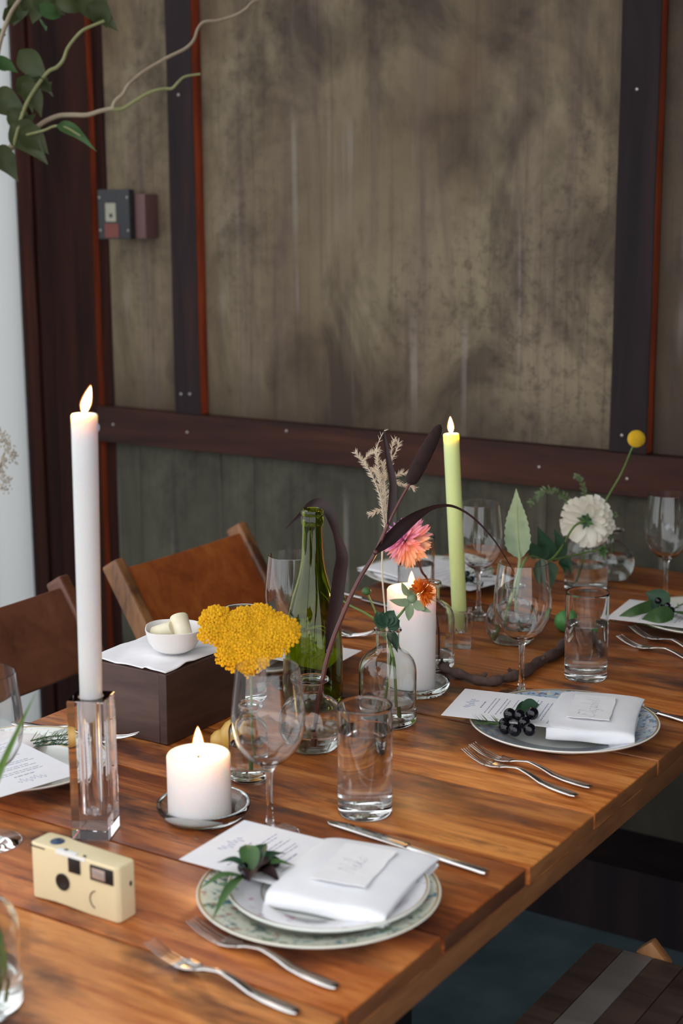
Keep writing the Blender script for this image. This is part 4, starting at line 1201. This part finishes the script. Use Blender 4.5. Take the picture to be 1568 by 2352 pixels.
# outline seen from above with a waist on the shutter side and a slight swell
out_ = [(-Wc / 2, -.013), (-Wc / 2 + .004, -.0155), (-.030, -.0155), (-.012, -.0150), (.02, -.0150), (Wc / 2 - .004, -.0150), (Wc / 2, -.011), (Wc / 2, .013), (Wc / 2 - .004, .015), (-.02, .015), (-.035, .017), (-Wc / 2 + .004, .017), (-Wc / 2, .014)]
no = len(out_)
def topz(x_): return Hc + .002 * math.cos((x_ + .045) * 28) * (1 if x_ < .01 else .3)
def botz(x_): return .0 + (.0022 * max(0, math.cos((x_ + .028) * 55)) if -.055 < x_ < 0 else 0)
for (k, sh) in ((0, 1), (1, 1)):
    for (x_, y_) in out_: b.v.append(Vector((x_, y_, topz(x_) if k else botz(x_))))
for i in range(no): b.face((i, (i + 1) % no, (i + 1) % no + no, i + no))
b.face(list(range(no - 1, -1, -1))); b.face(list(range(no, 2 * no)))
b.build('body', 'camera_shell', dc, bevel=.0022, segs=3, angle=50)
yf = -.0157
MB().box(-.0085, .0085, -.001, .001, -.0085, .0085).build('viewfinder', 'camera_black', dc, loc=(.002, yf, .0535), bevel=.0006)
fs = MB().box(-.0165, .0165, -.001, .001, -.0088, .0088).build('flash_window', 'camera_black', dc, loc=(.042, yf + .0003, .0525), bevel=.0006)
MB().box(-.0095, .0095, -.0006, .0006, -.0060, .0060).build('flash_lens', 'flash_lens', fs, loc=(-.004, -.0009, 0), bevel=.0004)
ln = MB().lathe([(0, -.001), (.0098, -.001), (.0100, .0008), (.0085, .0012), (.006, .0002), (0, .0002)], 32).move(Matrix.Rotation(math.pi / 2, 4, 'X')).build('lens', 'camera_black', dc, loc=(-.0165, yf, .030))
b = MB(); b.tube([(.0108 * math.cos(a) , 0, .0108 * math.sin(a)) for a in [math.radians(q) for q in range(105, 265, 16)]], .0007, 6, 1); b.build('printed_arc', 'print_brown', dc, loc=(.034, yf + .0003, .0205))
MB().lathe([(0, 0), (.0085, 0), (.0085, .0016), (.0070, .0026), (0, .0026)], 24).build('shutter_button', 'camera_button', dc, loc=(-.038, .001, Hc + .0002))
MB().box(-.022, .022, -.0008, .0008, -.0032, .0012).build('top_label', 'camera_white', dc, loc=(-.004, yf + .0008, Hc - .0008), bevel=.0004)
MB().box(-.014, .014, -.0030, .0030, -.0002, .0007).build('top_label', 'camera_white', dc, loc=(-.010, yf + .0030, Hc + .0010), bevel=.0003)
MB().box(-.0022, .0022, -.0016, .0016, 0, .0012).build('counter_window', 'camera_black', dc, loc=(-.0135, yf + .0048, Hc + .0010))
MB().box(-.0016, .0016, -.0012, .0012, 0, .0012).build('counter_window', 'camera_black', dc, loc=(.0145, yf + .0040, Hc + .0008))
MB().box(-.012, .010, -.0012, .0012, -.0006, .0006).build('top_slot', 'camera_black', dc, loc=(-.052, yf + .0006, Hc - .0022))
MB().sphere((0, 0, 0), .0022, 10, 6, (.4, 1, 1.5)).build('side_stud', 'camera_black', dc, loc=(Wc / 2, .006, .040))

# ------------------------------------------------------------------ fruit and branch on the table
def fruit(name, label, px, py, r, mat, stem=True, sc=(1, 1, 1), cat='fruit', group=None):
    p = PT(px, py, TZ + r * sc[2]); t = thing(name, label, cat, (p.x, p.y, TZ + T), random.uniform(0, 6), group)
    b = MB(); prof = [(0, .05), (.35, .0), (.75, .22), (.98, .70), (1.0, 1.0), (.92, 1.4), (.62, 1.75), (.30, 1.95), (.10, 1.98), (0, 1.95)]
    b.lathe([(a * r * sc[0], max(z, 0) * r * sc[2]) for a, z in prof], 24); b.build('flesh', mat, t)
    if stem: MB().tube([(0, 0, 1.92 * r * sc[2]), (.002, .001, 2.25 * r * sc[2]), (.005, .002, 2.5 * r * sc[2])], [.0014, .0011], 6, 3).build('stalk', 'stem_dark', t)
    return t
fruit('fig', 'small green fig lying on the table behind a water tumbler', 1297, 1427, .0195, 'fig_green')
fruit('pear', 'tiny yellow pear behind the short pillar candle, the smaller one', 506, 1700, .0150, 'fruit_yellow', False, group='little yellow fruits')
fruit('pear', 'small yellow pear with a reddish blush between the dark box and the yarrow vase', 536, 1690, .0200, 'fruit_yellow', True, (1, 1, 1.2), group='little yellow fruits')

br = thing('driftwood_branch', 'short knobbly brown branch lying curved on the table', 'branch', at(1110, 1560))
OBr = at(1110, 1560)
path = [(1012, 1527), (1030, 1540), (1060, 1550), (1095, 1562), (1120, 1566), (1150, 1561), (1178, 1553), (1205, 1545), (1222, 1531), (1240, 1519), (1262, 1509), (1285, 1496), (1300, 1478), (1312, 1458)]
pts = [PT(x_, y_, TZ + .009) - OBr for x_, y_ in path]
rr = random.Random(5)
sm = catmull(pts, 5)
rad = []
for i in range(len(sm)):
    q = i / (len(sm) - 1)
    rad.append((.0066 + .0030 * q) * (1 + .16 * math.sin(i * .9) + rr.uniform(-.10, .14)))
for i, p in enumerate(sm): p.z += max(0, rad[i] - .009) + .0004
MB().tube(sm, rad, 10, 1).build('bark', 'bark', br)
for (i, dx, dy, dz) in ((4, -.004, .008, .006), (16, .005, .008, .008), (30, -.004, -.004, .008), (44, .008, .002, .007)):
    p = sm[i]; MB().tube([p, p + Vector((dx, dy, dz)) * .8, p + Vector((dx, dy, dz)) * 1.4], [.0055, .0040, .0028], 7, 2).build('twig_stub', 'bark', br)

# ------------------------------------------------------------------ flowers; each one's distance is that of the vase it stands in
def dep(v, dz=.1): return depth_of(Vector(v.location) + Vector((0, 0, dz)))
FACE = -FW
def D(pts, d, d2=None):
    n = len(pts); d2 = d if d2 is None else d2
    return [PD(x_, y_, d + (d2 - d) * i / max(1, n - 1)) for i, (x_, y_) in enumerate(pts)]
def plant(name, label, cat, v):
    return thing(name, label, cat, Vector(v.location) + Vector((0, 0, .010)), 0)
def loc_of(o): return Vector(o.location)
def rel(o, pts): return [p - loc_of(o) for p in pts]
def base_in(v, off=(0, 0), z=.012): return Vector(v.location) + Vector((off[0], off[1], z))

# --- yarrow
ya = plant('yarrow', 'flat golden yellow yarrow flower head on a green stem', 'flower', v_yarrow)
dy_ = dep(v_yarrow, .15); top = PD(572, 1530, dy_)
MB().tube(rel(ya, [base_in(v_yarrow, (0, .004)), PD(574, 1650, dep(v_yarrow, .08)), top]), [.0022, .0020, .0018], 8, 5).build('stem', 'stem_green', ya)
rr = random.Random(11)
heads = [(497, 1424, .024, .02), (528, 1430, .018, .02), (563, 1426, .024, .02), (596, 1420, .024, .025), (628, 1432, .020, .02), (652, 1446, .022, .01), (484, 1456, .018, 0), (516, 1458, .022, .005), (552, 1458, .026, .005), (592, 1458, .027, .01), (630, 1466, .022, 0), (666, 1462, .014, 0), (532, 1488, .020, -.01), (566, 1490, .026, -.01), (606, 1490, .024, -.01), (640, 1490, .015, -.01), (520, 1508, .016, -.02), (548, 1522, .018, -.02), (586, 1516, .020, -.02), (566, 1540, .013, -.025)]
for (x_, y_, r, dz) in heads:
    c = PD(x_, y_, dy_ + dz); b = MB()
    upv = Vector((0, 0, 1)); nrm = (upv * .8 + FACE * .75).normalized(); s1_ = nrm.orthogonal().normalized(); s2_ = nrm.cross(s1_)
    nfl = int(110 * (r / .024) ** 2)
    for k in range(nfl):
        q = math.sqrt((k + .5) / nfl) * r; a = k * 2.39996
        p = s1_ * (q * math.cos(a)) + s2_ * (q * math.sin(a)) + nrm * (.55 * (r - q * q / r) * .55 + rr.uniform(-.0015, .0015))
        b.sphere(p, rr.uniform(.0022, .0032), 6, 4)
    b.build('flower_cluster', 'yarrow_yellow', ya, loc=c - loc_of(ya))
    MB().tube(rel(ya, [top + Vector((0, 0, -.01)), (top + c) / 2 - Vector((0, 0, .014)), c - nrm * .002]), [.0012, .0009], 5, 4).build('branchlet', 'stem_green', ya)

# --- cattail with maroon leaves
ct = plant('cattail', 'dark velvet cattail on a long maroon stem with drooping maroon leaves', 'flower', v_cattail)
d0 = dep(v_cattail, .1)
stem = [base_in(v_cattail, (-.002, .004), .010)] + D([(735, 1590), (756, 1495), (790, 1405), (825, 1330), (863, 1268), (890, 1205), (918, 1150), (940, 1112)], d0 - .005, d0 + .02)
MB().tube(rel(ct, stem), [.0034, .0034, .0036, .0032, .0030, .0022, .0020], 8, 5).build('stem', 'stem_maroon', ct)
a, c = PD(940, 1112, d0 + .02), PD(1011, 975, d0 + .03)
hp = [a + (c - a) * q for q in (0, .03, .1, .3, .55, .75, .9, .97, 1)]
MB().tube(rel(ct, hp), [.0030, .0075, .0100, .0108, .0106, .0094, .0070, .0040, .0008], 16, 4).build('seed_head', 'cattail_velvet', ct)
b = MB()
rr = random.Random(2); ax = (c - a); s1_ = ax.orthogonal().normalized(); s2_ = ax.normalized().cross(s1_)
for k in range(500):
    q = rr.uniform(.03, .97); r = lerp_list([.003, .0088, .0104, .0108, .0106, .0100, .0090, .0066, .002], q); th = rr.uniform(0, 6.283)
    o_ = s1_ * math.cos(th) + s2_ * math.sin(th); p = a + ax * q + o_ * r - loc_of(ct)
    b.strip([p, p + o_ * .0018 + ax.normalized() * .0006], [.00022, .00005], o_.cross(ax), 0, 1, 1)
o = b.build('velvet_hairs', 'velvet_hair', ct, smooth=False); o['kind'] = 'stuff'
leaf_part(ct, rel(ct, D([(863, 1268), (893, 1240), (930, 1205), (965, 1180), (1000, 1164), (1040, 1163), (1085, 1188), (1130, 1235), (1160, 1280), (1182, 1318)], d0, d0 + .16)), .0100, FACE, 'leaf_maroon', name='blade', shape='whip', cup=.5)
leaf_part(ct, rel(ct, D([(752, 1502), (762, 1440), (772, 1380), (780, 1320), (785, 1275), (772, 1225), (758, 1180), (738, 1158), (715, 1160), (690, 1182), (655, 1215)], d0 + .005, d0 + .34)), .0112, FACE, 'leaf_maroon', name='blade', shape='ribbon', cup=.3)
leaf_part(ct, rel(ct, D([(893, 1205), (899, 1160), (902, 1110), (893, 1060), (884, 1010), (880, 985)], d0 + .01, d0 + .05)), .0058, FACE, 'leaf_maroon', name='blade', shape='blade', cup=.4)
for (x_, y_) in ((756, 1495), (863, 1268)):
    MB().sphere((0, 0, 0), .0046, 10, 6, (1, 1, .8)).build('node', 'stem_maroon', ct, loc=PD(x_, y_, d0) - loc_of(ct))

# --- feather grass
fg = plant('feather_grass', 'pale feathery grass plumes on a thin straw stem', 'flower', v_green)
d1 = dep(v_green, .2)
MB().tube(rel(fg, [base_in(v_green, (.004, .002), .010)] + D([(893, 1560), (887, 1440), (878, 1330), (878, 1260), (884, 1210)], d1)), [.0011, .0012, .0014, .0018], 6, 5).build('stem', 'plume_cream', fg)
rr = random.Random(8)
axes = [([(886, 1225), (872, 1140), (850, 1085), (832, 1060), (815, 1038)], 1.0), ([(886, 1215), (874, 1130), (868, 1080), (866, 1045)], 1.0), ([(888, 1205), (884, 1120), (882, 1090), (879, 1062)], 1.0), ([(888, 1200), (882, 1140), (872, 1100), (858, 1075)], 1.1),
        ([(890, 1165), (898, 1090), (898, 1045), (904, 1010)], .45), ([(897, 1060), (910, 1035), (916, 1018), (908, 1012)], .25), ([(880, 1130), (866, 1060), (866, 1025), (882, 988)], .12), ([(900, 1100), (918, 1088), (942, 1087)], .4), ([(900, 1105), (925, 1112), (952, 1122)], .4), ([(884, 1170), (866, 1174), (848, 1182)], .35), ([(832, 1060), (850, 1042), (870, 1033)], .4)]
for k, (pp, fz) in enumerate(axes):
    pts = catmull(rel(fg, D(pp, d1 - .01 + .004 * k)), 8); b = MB()
    b.tube(pts, [.0010, .0008, .0004], 5, 1)
    for i in range(int(260 * fz)):
        q = rr.random() ** .8; j = min(int(q * (len(pts) - 1)), len(pts) - 2); p = pts[j].lerp(pts[j + 1], rr.random())
        t_ = (pts[j + 1] - pts[j]).normalized(); s_ = t_.orthogonal().normalized(); th = rr.uniform(0, 6.28)
        o_ = s_ * math.cos(th) + t_.cross(s_) * math.sin(th); e = (o_ * .8 + t_ * .8).normalized() * rr.uniform(.005, .0095)
        b.strip([p, p + e * .6, p + e], [.00034, .00026, .00006], o_.cross(t_), 0, 1, 1)
    b.build('plume', 'plume_cream', fg, smooth=False)

# --- orange safflower with leaves and bud
sf = plant('safflower', 'spiky orange thistle-like bloom with oval green leaves', 'flower', v_green)
d2 = dep(v_green, .15) - .005
cc = PD(969, 1360, d2 - .018)
MB().tube(rel(sf, [base_in(v_green, (.012, .006), .010), PD(905, 1530, d2 - .01), PD(892, 1462, d2), PD(905, 1430, d2), PD(926, 1402, d2), PD(945, 1378, d2)]), [.0024, .0022, .0017], 7, 5).build('stem', 'stem_green', sf)
MB().sphere((0, 0, 0), .0080, 14, 9, (1, 1, 1)).build('calyx', 'leaf_sage', sf, loc=PD(946, 1374, d2) - loc_of(sf))
b = MB(); rr = random.Random(9); ax = (PD(972, 1355, d2) - PD(944, 1378, d2)).normalized(); s_ = ax.orthogonal().normalized()
for k in range(620):
    th = rr.uniform(0, 6.28); ph = math.acos(rr.uniform(-.6, 1)); o_ = ax * math.cos(ph) + (s_ * math.cos(th) + ax.cross(s_) * math.sin(th)) * math.sin(ph)
    p = o_ * .004; l = rr.uniform(.013, .0215)
    b.strip([p, p + o_ * l * .6 + Vector((0, 0, -.0004)), p + o_ * l], [.0010, .0008, .0002], s_, 0, 1, 1)
b.build('florets', 'safflower_orange', sf, smooth=False, loc=cc - loc_of(sf))
for (pp, w) in (([(942, 1378), (925, 1384), (894, 1378)], .0062), ([(940, 1372), (930, 1356), (922, 1338)], .0050), ([(942, 1380), (940, 1405), (938, 1426)], .0066), ([(948, 1382), (968, 1396), (990, 1406)], .0045), ([(946, 1378), (962, 1392), (975, 1400)], .0075), ([(950, 1370), (944, 1358), (950, 1348)], .005), ([(946, 1372), (950, 1360), (962, 1352)], .006)):
    leaf_part(sf, rel(sf, [PD(x_, y_, d2 - .012 * i) for i, (x_, y_) in enumerate(pp)]), w, FACE, 'leaf_sage', shape='oval')
bd = plant('dahlia_bud', 'small green dahlia buds on curved stems in the apothecary vase', 'flower', v_green)
MB().tube(rel(bd, [base_in(v_green, (-.010, .004), .012), PD(898, 1500, d2), PD(880, 1450, d2), PD(862, 1405, d2), PD(843, 1362, d2)]), [.0020, .0016, .0014], 7, 5).build('stem', 'stem_green', bd)
MB().tube(rel(bd, [PD(886, 1470, d2), PD(868, 1432, d2), PD(838, 1408, d2), (PD(806, 1392, d2 + .02)), PD(785, 1378, d2 + .04)]), [.0020, .0018, .0015], 7, 5).build('stem', 'stem_green', bd)
for (x_, y_, dd, r) in ((841, 1358, 0, .0068), (783, 1372, .04, .0062)):
    MB().sphere((0, 0, 0), r, 12, 8, (1.1, 1.1, .9)).build('bud', 'leaf_mid', bd, loc=PD(x_, y_, d2 + dd) - loc_of(bd))
for (pp, w) in (([(886, 1442), (872, 1420), (866, 1402)], .011), ([(890, 1440), (897, 1415), (905, 1402)], .012), ([(886, 1440), (884, 1418), (886, 1400)], .013), ([(892, 1446), (908, 1430), (918, 1425)], .010), ([(890, 1450), (905, 1470), (912, 1500)], .008)):
    leaf_part(bd, rel(bd, [PD(x_, y_, d2 - .008 + .004 * i) for i, (x_, y_) in enumerate(pp)]), w, FACE, 'leaf_dark', shape='ovate', cup=.4)

# --- dahlias
def dahlia(t, center, axis, R, mats, n=110, droop=.25, seed=1, plen=.5, pw=.0085, cover=1.9, pick=None, blunt=False, jit=.06):
    """petals on a dome about axis; one mesh per petal ring, each petal a child"""
    rr = random.Random(seed); ax = Vector(axis).normalized(); s1_ = ax.orthogonal().normalized(); s2_ = ax.cross(s1_)
    for k in range(n):
        q = (k + .5) / n; ph = cover * math.sqrt(q) + rr.uniform(-jit, jit); th = k * 2.39996 + rr.uniform(-jit, jit)
        rad_ = s1_ * math.cos(th) + s2_ * math.sin(th)
        d_ = ax * math.cos(ph) + rad_ * math.sin(ph)
        L = R * (plen + (1 - plen) * min(1, q * 1.6)) * rr.uniform(.88, 1.06)
        base = d_ * (R * .16); mid = d_ * (L * .62) ; tip = d_ * L + ax * (L * droop * (.5 - q)) 
        nn = (ax - d_ * ax.dot(d_)); nn = nn.normalized() if nn.length > 1e-4 else s1_
        b = MB(); b.strip([base, mid + nn * .001, tip], [pw * .35 * (.5 + q * .6), pw * (.55 + .5 * q), pw * (.60 + .4 * q), pw * (.60 if blunt else .12)], nn, -.35, 4, 3)
        m = mats[k % len(mats)] if pick is None else pick(d_, q, rr)
        b.build('petal', m, t, loc=Vector(center) - loc_of(t), angle=80)

pk = plant('pink_dahlia', 'fluffy pink and peach dahlia leaning over the tall pillar candle', 'flower', v_pink)
d3 = dep(v_pink, .2) - .02
cpk = PD(929, 1242, d3); axk = (Vector((0, 0, .35)) - RT * .75 + FACE * .55)
MB().tube(rel(pk, [base_in(v_pink, (.016, .006), .010), PD(1006, 1440, dep(v_pink, .08)), PD(984, 1340, dep(v_pink, .15)), PD(968, 1312, d3 + .008), PD(955, 1275, d3 + .010), PD(940, 1252, d3 + .004)]), [.0020, .0019, .0020, .0024], 8, 5).build('stem', 'stem_maroon', pk)
def pick_candle_glow(d_, q, rr):  # petals turn peach at lower right, candlelight put into their colour
    s = d_.dot(RT) * .6 - d_.z * .7 + rr.uniform(-.22, .22)
    return 'petal_orchid' if s < -.45 else 'petal_pink' if s < 0 else 'petal_coral' if s < .45 else 'petal_peach'
dahlia(pk, cpk, axk, .0490, None, 190, -.25, 3, .66, .0050, 2.45, pick_candle_glow, False, .22)
for th in range(5):
    a = th * 1.256; s_ = axk.normalized().orthogonal().normalized(); o_ = (s_ * math.cos(a) + axk.normalized().cross(s_) * math.sin(a))
    c_ = cpk - axk.normalized() * .012
    leaf_part(pk, rel(pk, [c_, c_ + o_ * .010, c_ + o_ * .020 - axk.normalized() * .006]), .005, axk, 'leaf_mid', name='sepal')

wd = plant('white_dahlia', 'creamy white dahlia seen from behind with dark green leaves and a side bud', 'flower', v_ball)
d4 = dep(v_craspedia, .22) - .085; d4b = dep(v_ball, .15)
cw = PD(1352, 1195, d4); axw = (RT * .45 + FW * .80 + Vector((0, 0, .25)))
MB().tube(rel(wd, [base_in(v_ball, (.010, .010), .012), PD(1183, 1390, d4b - .02), PD(1196, 1310, d4b - .01), PD(1218, 1278, d4b + .02), PD(1256, 1289, d4b + .10), PD(1282, 1268, d4 - .14), PD(1303, 1232, d4 - .06), PD(1322, 1206, d4 - .035), PD(1346, 1197, d4 - .012)]), [.0028, .0026, .0024, .0022, .0022, .0026], 8, 5).build('stem', 'stem_green', wd)
MB().tube(rel(wd, [PD(1264, 1286, d4b + .12), PD(1298, 1280, d4 - .12), PD(1340, 1270, d4 - .08), PD(1380, 1262, d4 - .06)]), [.0018, .0016], 7, 5).build('stem', 'stem_green', wd)
dahlia(wd, cw, axw, .0540, ['petal_white'], 120, .10, 5, .72, .0095, 2.05, None, True)
for k in range(8):
    a = k * .785 + .3; s_ = axw.normalized().orthogonal().normalized(); o_ = (s_ * math.cos(a) + axw.normalized().cross(s_) * math.sin(a)); c_ = PD(1346, 1196, d4 - .016)
    leaf_part(wd, rel(wd, [c_, c_ + o_ * .009 - axw.normalized() * .002, c_ + o_ * (.019 if k % 2 else .014) - axw.normalized() * .005]), .0045, axw, 'leaf_mid' if k % 3 else 'leaf_dark', name='sepal')
MB().sphere((0, 0, 0), .0085, 12, 8).build('bud', 'leaf_mid', wd, loc=PD(1386, 1266, d4 - .06) - loc_of(wd))
for k in range(5):
    a = k * 1.256; c_ = PD(1384, 1264, d4 - .065); e = PD(1384 + 13 * math.cos(a), 1268 + 20 * math.sin(a), d4 - .075)
    leaf_part(wd, rel(wd, [c_, (c_ + e) / 2 + FACE * .004, e]), .004, FACE, 'leaf_mid', name='sepal')
for (pp, w, dd, sh) in (([(1262, 1290), (1250, 1250), (1234, 1208)], .019, -.10, 'ovate'), ([(1270, 1290), (1285, 1255), (1272, 1214)], .013, -.09, 'leaf'), ([(1275, 1288), (1292, 1262), (1297, 1232)], .010, -.06, 'leaf'), ([(1258, 1290), (1262, 1320), (1267, 1350)], .017, -.10, 'ovate'), ([(1246, 1290), (1242, 1320), (1247, 1348)], .013, -.12, 'ovate'), ([(1292, 1280), (1305, 1295), (1312, 1316)], .011, -.07, 'spade'), ([(1290, 1284), (1296, 1300), (1297, 1318)], .010, -.065, 'ovate'), ([(1240, 1284), (1224, 1262), (1212, 1240)], .014, -.12, 'ovate'), ([(1236, 1282), (1246, 1262), (1250, 1246)], .015, -.11, 'ovate')):
    leaf_part(wd, rel(wd, [PD(x_, y_, d4 + dd - .01 * i) for i, (x_, y_) in enumerate(pp)]), w, FACE, 'leaf_dark', shape=sh, cup=.3)

# --- sage leaf in the round vase
sgl = plant('sage_leaf_stem', 'single large upright grey-green serrated leaf in a round vase', 'flower', v_ball)
MB().tube(rel(sgl, [base_in(v_ball, (-.022, -.008), .012), PD(1150, 1432, d4b), PD(1172, 1370, d4b - .002), PD(1190, 1310, d4b), PD(1193, 1272, d4b)]), [.0042, .0040, .0036, .0024], 8, 5).build('stem', 'stem_pale', sgl)
leaf_part(sgl, rel(sgl, D([(1193, 1285), (1190, 1245), (1187, 1200), (1186, 1160), (1185, 1122)], d4b, d4b + .03)), .0220, (FACE + RT * -.35), 'leaf_sage', shape='ovate', serr=.16, cup=.18)
b = MB(); b.tube(rel(sgl, D([(1193, 1285), (1190, 1245), (1187, 1200), (1186, 1140)], d4b - .001, d4b + .022)), [.0013, .0003], 6, 5); b.build('midrib', 'stem_pale', sgl)

# --- craspedia
cp = plant('craspedia', 'round yellow craspedia ball on a thin leaning stem', 'flower', v_craspedia)
d5 = dep(v_craspedia, .2); cc = PD(1461, 1008, d5 - .02)
MB().tube(rel(cp, [base_in(v_craspedia, (-.018, .01), .012), PD(1340, 1280, d5 + .01), PD(1352, 1240, d5 + .015), PD(1372, 1190, d5 + .03), PD(1395, 1142, d5 + .03), PD(1426, 1088, d5 + .01), PD(1450, 1032, d5 - .02), cc]), [.0019, .0017, .0016], 7, 5).build('stem', 'stem_green', cp)
b = MB(); n = 420
for k in range(n):
    z = 1 - 2 * (k + .5) / n; r = math.sqrt(1 - z * z); a = k * 2.39996
    b.sphere((.0162 * r * math.cos(a), .0162 * r * math.sin(a), .0162 * z), .0016, 5, 3)
b.sphere((0, 0, 0), .0163, 16, 10); b.build('ball', 'craspedia_yellow', cp, loc=cc - loc_of(cp))

# --- fern sprigs
fs_ = plant('fern_sprig', 'arching small-leaved green sprigs rising behind the white dahlia', 'flower', v_fern)
d6 = dep(v_fern, .2)
for (pp, n, lw) in (([(1398, 1230), (1372, 1205), (1345, 1185), (1318, 1172), (1304, 1150), (1284, 1133), (1258, 1124), (1236, 1134), (1216, 1160)], 46, .0042), ([(1402, 1220), (1378, 1190), (1352, 1165), (1344, 1140), (1338, 1120), (1332, 1100), (1320, 1092)], 40, .0030), ([(1402, 1240), (1400, 1210), (1405, 1190), (1415, 1180)], 14, .003)):
    P0 = rel(fs_, [base_in(v_fern, (0, 0), .015), Vector(v_fern.location) + Vector((0, 0, .09))] + D(pp, d6, d6 - .05))
    pts = catmull(P0, 7); MB().tube(pts, [.0014, .0012, .0006], 5, 1).build('stem', 'stem_green', fs_)
    b = MB(); rr = random.Random(n)
    for i in range(n * 3):
        q = .42 + .58 * (i / (n * 3)); j = min(int(q * (len(pts) - 1)), len(pts) - 2); p = pts[j]
        t_ = (pts[j + 1] - pts[j]).normalized(); s_ = t_.orthogonal().normalized(); th = rr.uniform(0, 6.28)
        o_ = (s_ * math.cos(th) + t_.cross(s_) * math.sin(th)) * .9 + t_ * .5; l = lw * rr.uniform(2.0, 3.2)
        b.strip([p, p + o_ * l * .55, p + o_ * l], [lw * .10, lw * .42, lw * .05], FACE, .3, 2, 2)
    b.build('leaves', 'fern_green', fs_)

# --- grass blades at the near left
gb = plant('grass_blade', 'long bright green grass blades in the vase beside the disposable camera', 'flower', v_grass)
d7 = dep(v_grass, .1)
leaf_part(gb, rel(gb, [base_in(v_grass, (.01, .0), .02), PD(-52, 2010, d7), PD(-38, 1880, d7 + .03), PD(2, 1768, d7 + .10), PD(40, 1680, d7 + .14), PD(82, 1592, d7 + .18)]), .0055, FACE, 'leaf_grass', name='blade', shape='blade', cup=.5)
leaf_part(gb, rel(gb, [base_in(v_grass, (.02, .0), .012), PD(0, 2180, d7), PD(-40, 2040, d7), PD(-70, 1900, d7)]), .0040, FACE, 'leaf_mid', name='blade', shape='blade', cup=.5)
MB().tube(rel(gb, [base_in(v_grass, (.026, .006), .012), PD(10, 2190, d7), PD(-40, 2020, d7), PD(-75, 1920, d7)]), [.0020, .0016], 6, 4).build('stem', 'stem_green', gb)

# ------------------------------------------------------------------ willow and leaf branches reaching in by the curtain
zw = 3.15
wl = thing('willow_branch', 'tall curly willow branches with olive leaves reaching in front of the corner post', 'branch', (PD(-190, 1300, zw).x, PD(-190, 1300, zw).y, 0.0))
foot = loc_of(wl)
trunk = [foot + Vector((0, 0, .002)), foot + Vector((.01, .01, .7)), PD(-150, 900, zw), PD(-110, 560, zw), PD(-30, 390, zw), PD(30, 335, zw), PD(82, 295, zw)]
MB().tube(rel(wl, trunk), [.013, .012, .010, .007, .0055], 8, 5).build('trunk', 'willow_bark', wl)
MB().tube(rel(wl, D([(82, 295), (105, 278), (135, 266), (165, 264), (200, 264), (230, 255), (262, 248)], zw)), [.0052, .0050, .0046], 8, 5).build('twig', 'willow_bark', wl)
MB().tube(rel(wl, D([(250, 250), (280, 250), (310, 232), (345, 212), (375, 204), (395, 203), (410, 188), (425, 176), (460, 170)], zw)), [.0040, .0034, .0026], 8, 5).build('twig', 'willow_bark_green', wl)
MB().tube(rel(wl, D([(258, 248), (265, 232), (283, 215), (295, 195), (320, 172), (345, 155), (385, 132), (425, 112), (445, 92), (455, 65), (470, 50), (500, 47), (540, 35), (565, 20), (580, 5), (615, -10)], zw)), [.0042, .0034, .0028], 8, 5).build('twig', 'willow_bark', wl)
MB().tube(rel(wl, D([(30, 335), (60, 240), (106, 170), (130, 155), (145, 138), (155, 112), (172, 88), (190, 70), (215, 58), (240, 48)], zw - .03)), [.0042, .0036, .0030], 8, 5).build('twig', 'willow_bark_green', wl)
MB().tube(rel(wl, D([(-30, 390), (-10, 150), (20, 40), (60, -20)], zw - .05)), [.0055, .0045, .004], 8, 5).build('twig', 'willow_bark', wl)
MB().tube(rel(wl, D([(60, 310), (100, 300), (125, 290), (150, 292), (185, 312)], zw - .03)), [.0030, .0022], 7, 5).build('twig', 'willow_bark_green', wl)
for (pp, w) in (([(45, 115), (78, 155), (122, 222)], .026), ([(90, 175), (100, 190), (118, 215)], .024), ([(-15, 150), (12, 148), (42, 168)], .017), ([(-20, 215), (20, 240), (78, 285)], .030), ([(20, 250), (50, 280), (82, 262)], .022), ([(25, 285), (62, 320), (110, 378)], .033), ([(45, 300), (80, 320), (112, 355)], .026), ([(-20, 345), (12, 370), (42, 418)], .027), ([(130, 290), (170, 300), (222, 348)], .014), ([(40, 180), (60, 205), (75, 260)], .024), ([(50, 190), (80, 225), (95, 270)], .020),
               ([(20, -10), (45, 20), (30, 60)], .024), ([(60, -20), (80, 20), (75, 55)], .026), ([(100, -20), (110, 15), (150, 35)], .026), ([(140, -20), (160, 10), (195, 28)], .022), ([(190, -25), (220, 20), (272, 72)], .034), ([(200, 10), (235, 35), (245, 65)], .024), ([(90, 10), (120, 30), (140, 40)], .016), ([(-10, 60), (0, 75), (14, 80)], .014), ([(10, 20), (25, 35), (55, 38)], .020), ([(95, 45), (102, 55), (106, 72)], .010)):
    leaf_part(wl, rel(wl, [PD(x_, y_, zw - .04 + .02 * i) for i, (x_, y_) in enumerate(pp)]), w, FACE + RT * random.uniform(-.4, .4), 'leaf_olive' if w > .018 else 'leaf_mid', shape='ovate', cup=.25)
# pale dried blooms on a side stem, half out of the frame
MB().tube(rel(wl, [PD(-150, 1120, zw), PD(-60, 1120, zw), PD(-10, 1090, zw), PD(10, 1040, zw)]), [.004, .002], 6, 4).build('twig', 'willow_bark', wl)
rr = random.Random(17)
for (x_, y_) in ((4, 1000), (16, 1028), (30, 1052), (8, 1060), (2, 1085), (14, 1100), (4, 1122), (24, 1040), (10, 1012)):
    b = MB()
    for k in range(26):
        b.sphere((rr.gauss(0, .006), rr.gauss(0, .006), rr.gauss(0, .006)), rr.uniform(.0015, .003), 5, 3)
    b.build('dried_floret', 'dried_bloom', wl, loc=PD(x_, y_, zw) - loc_of(wl))
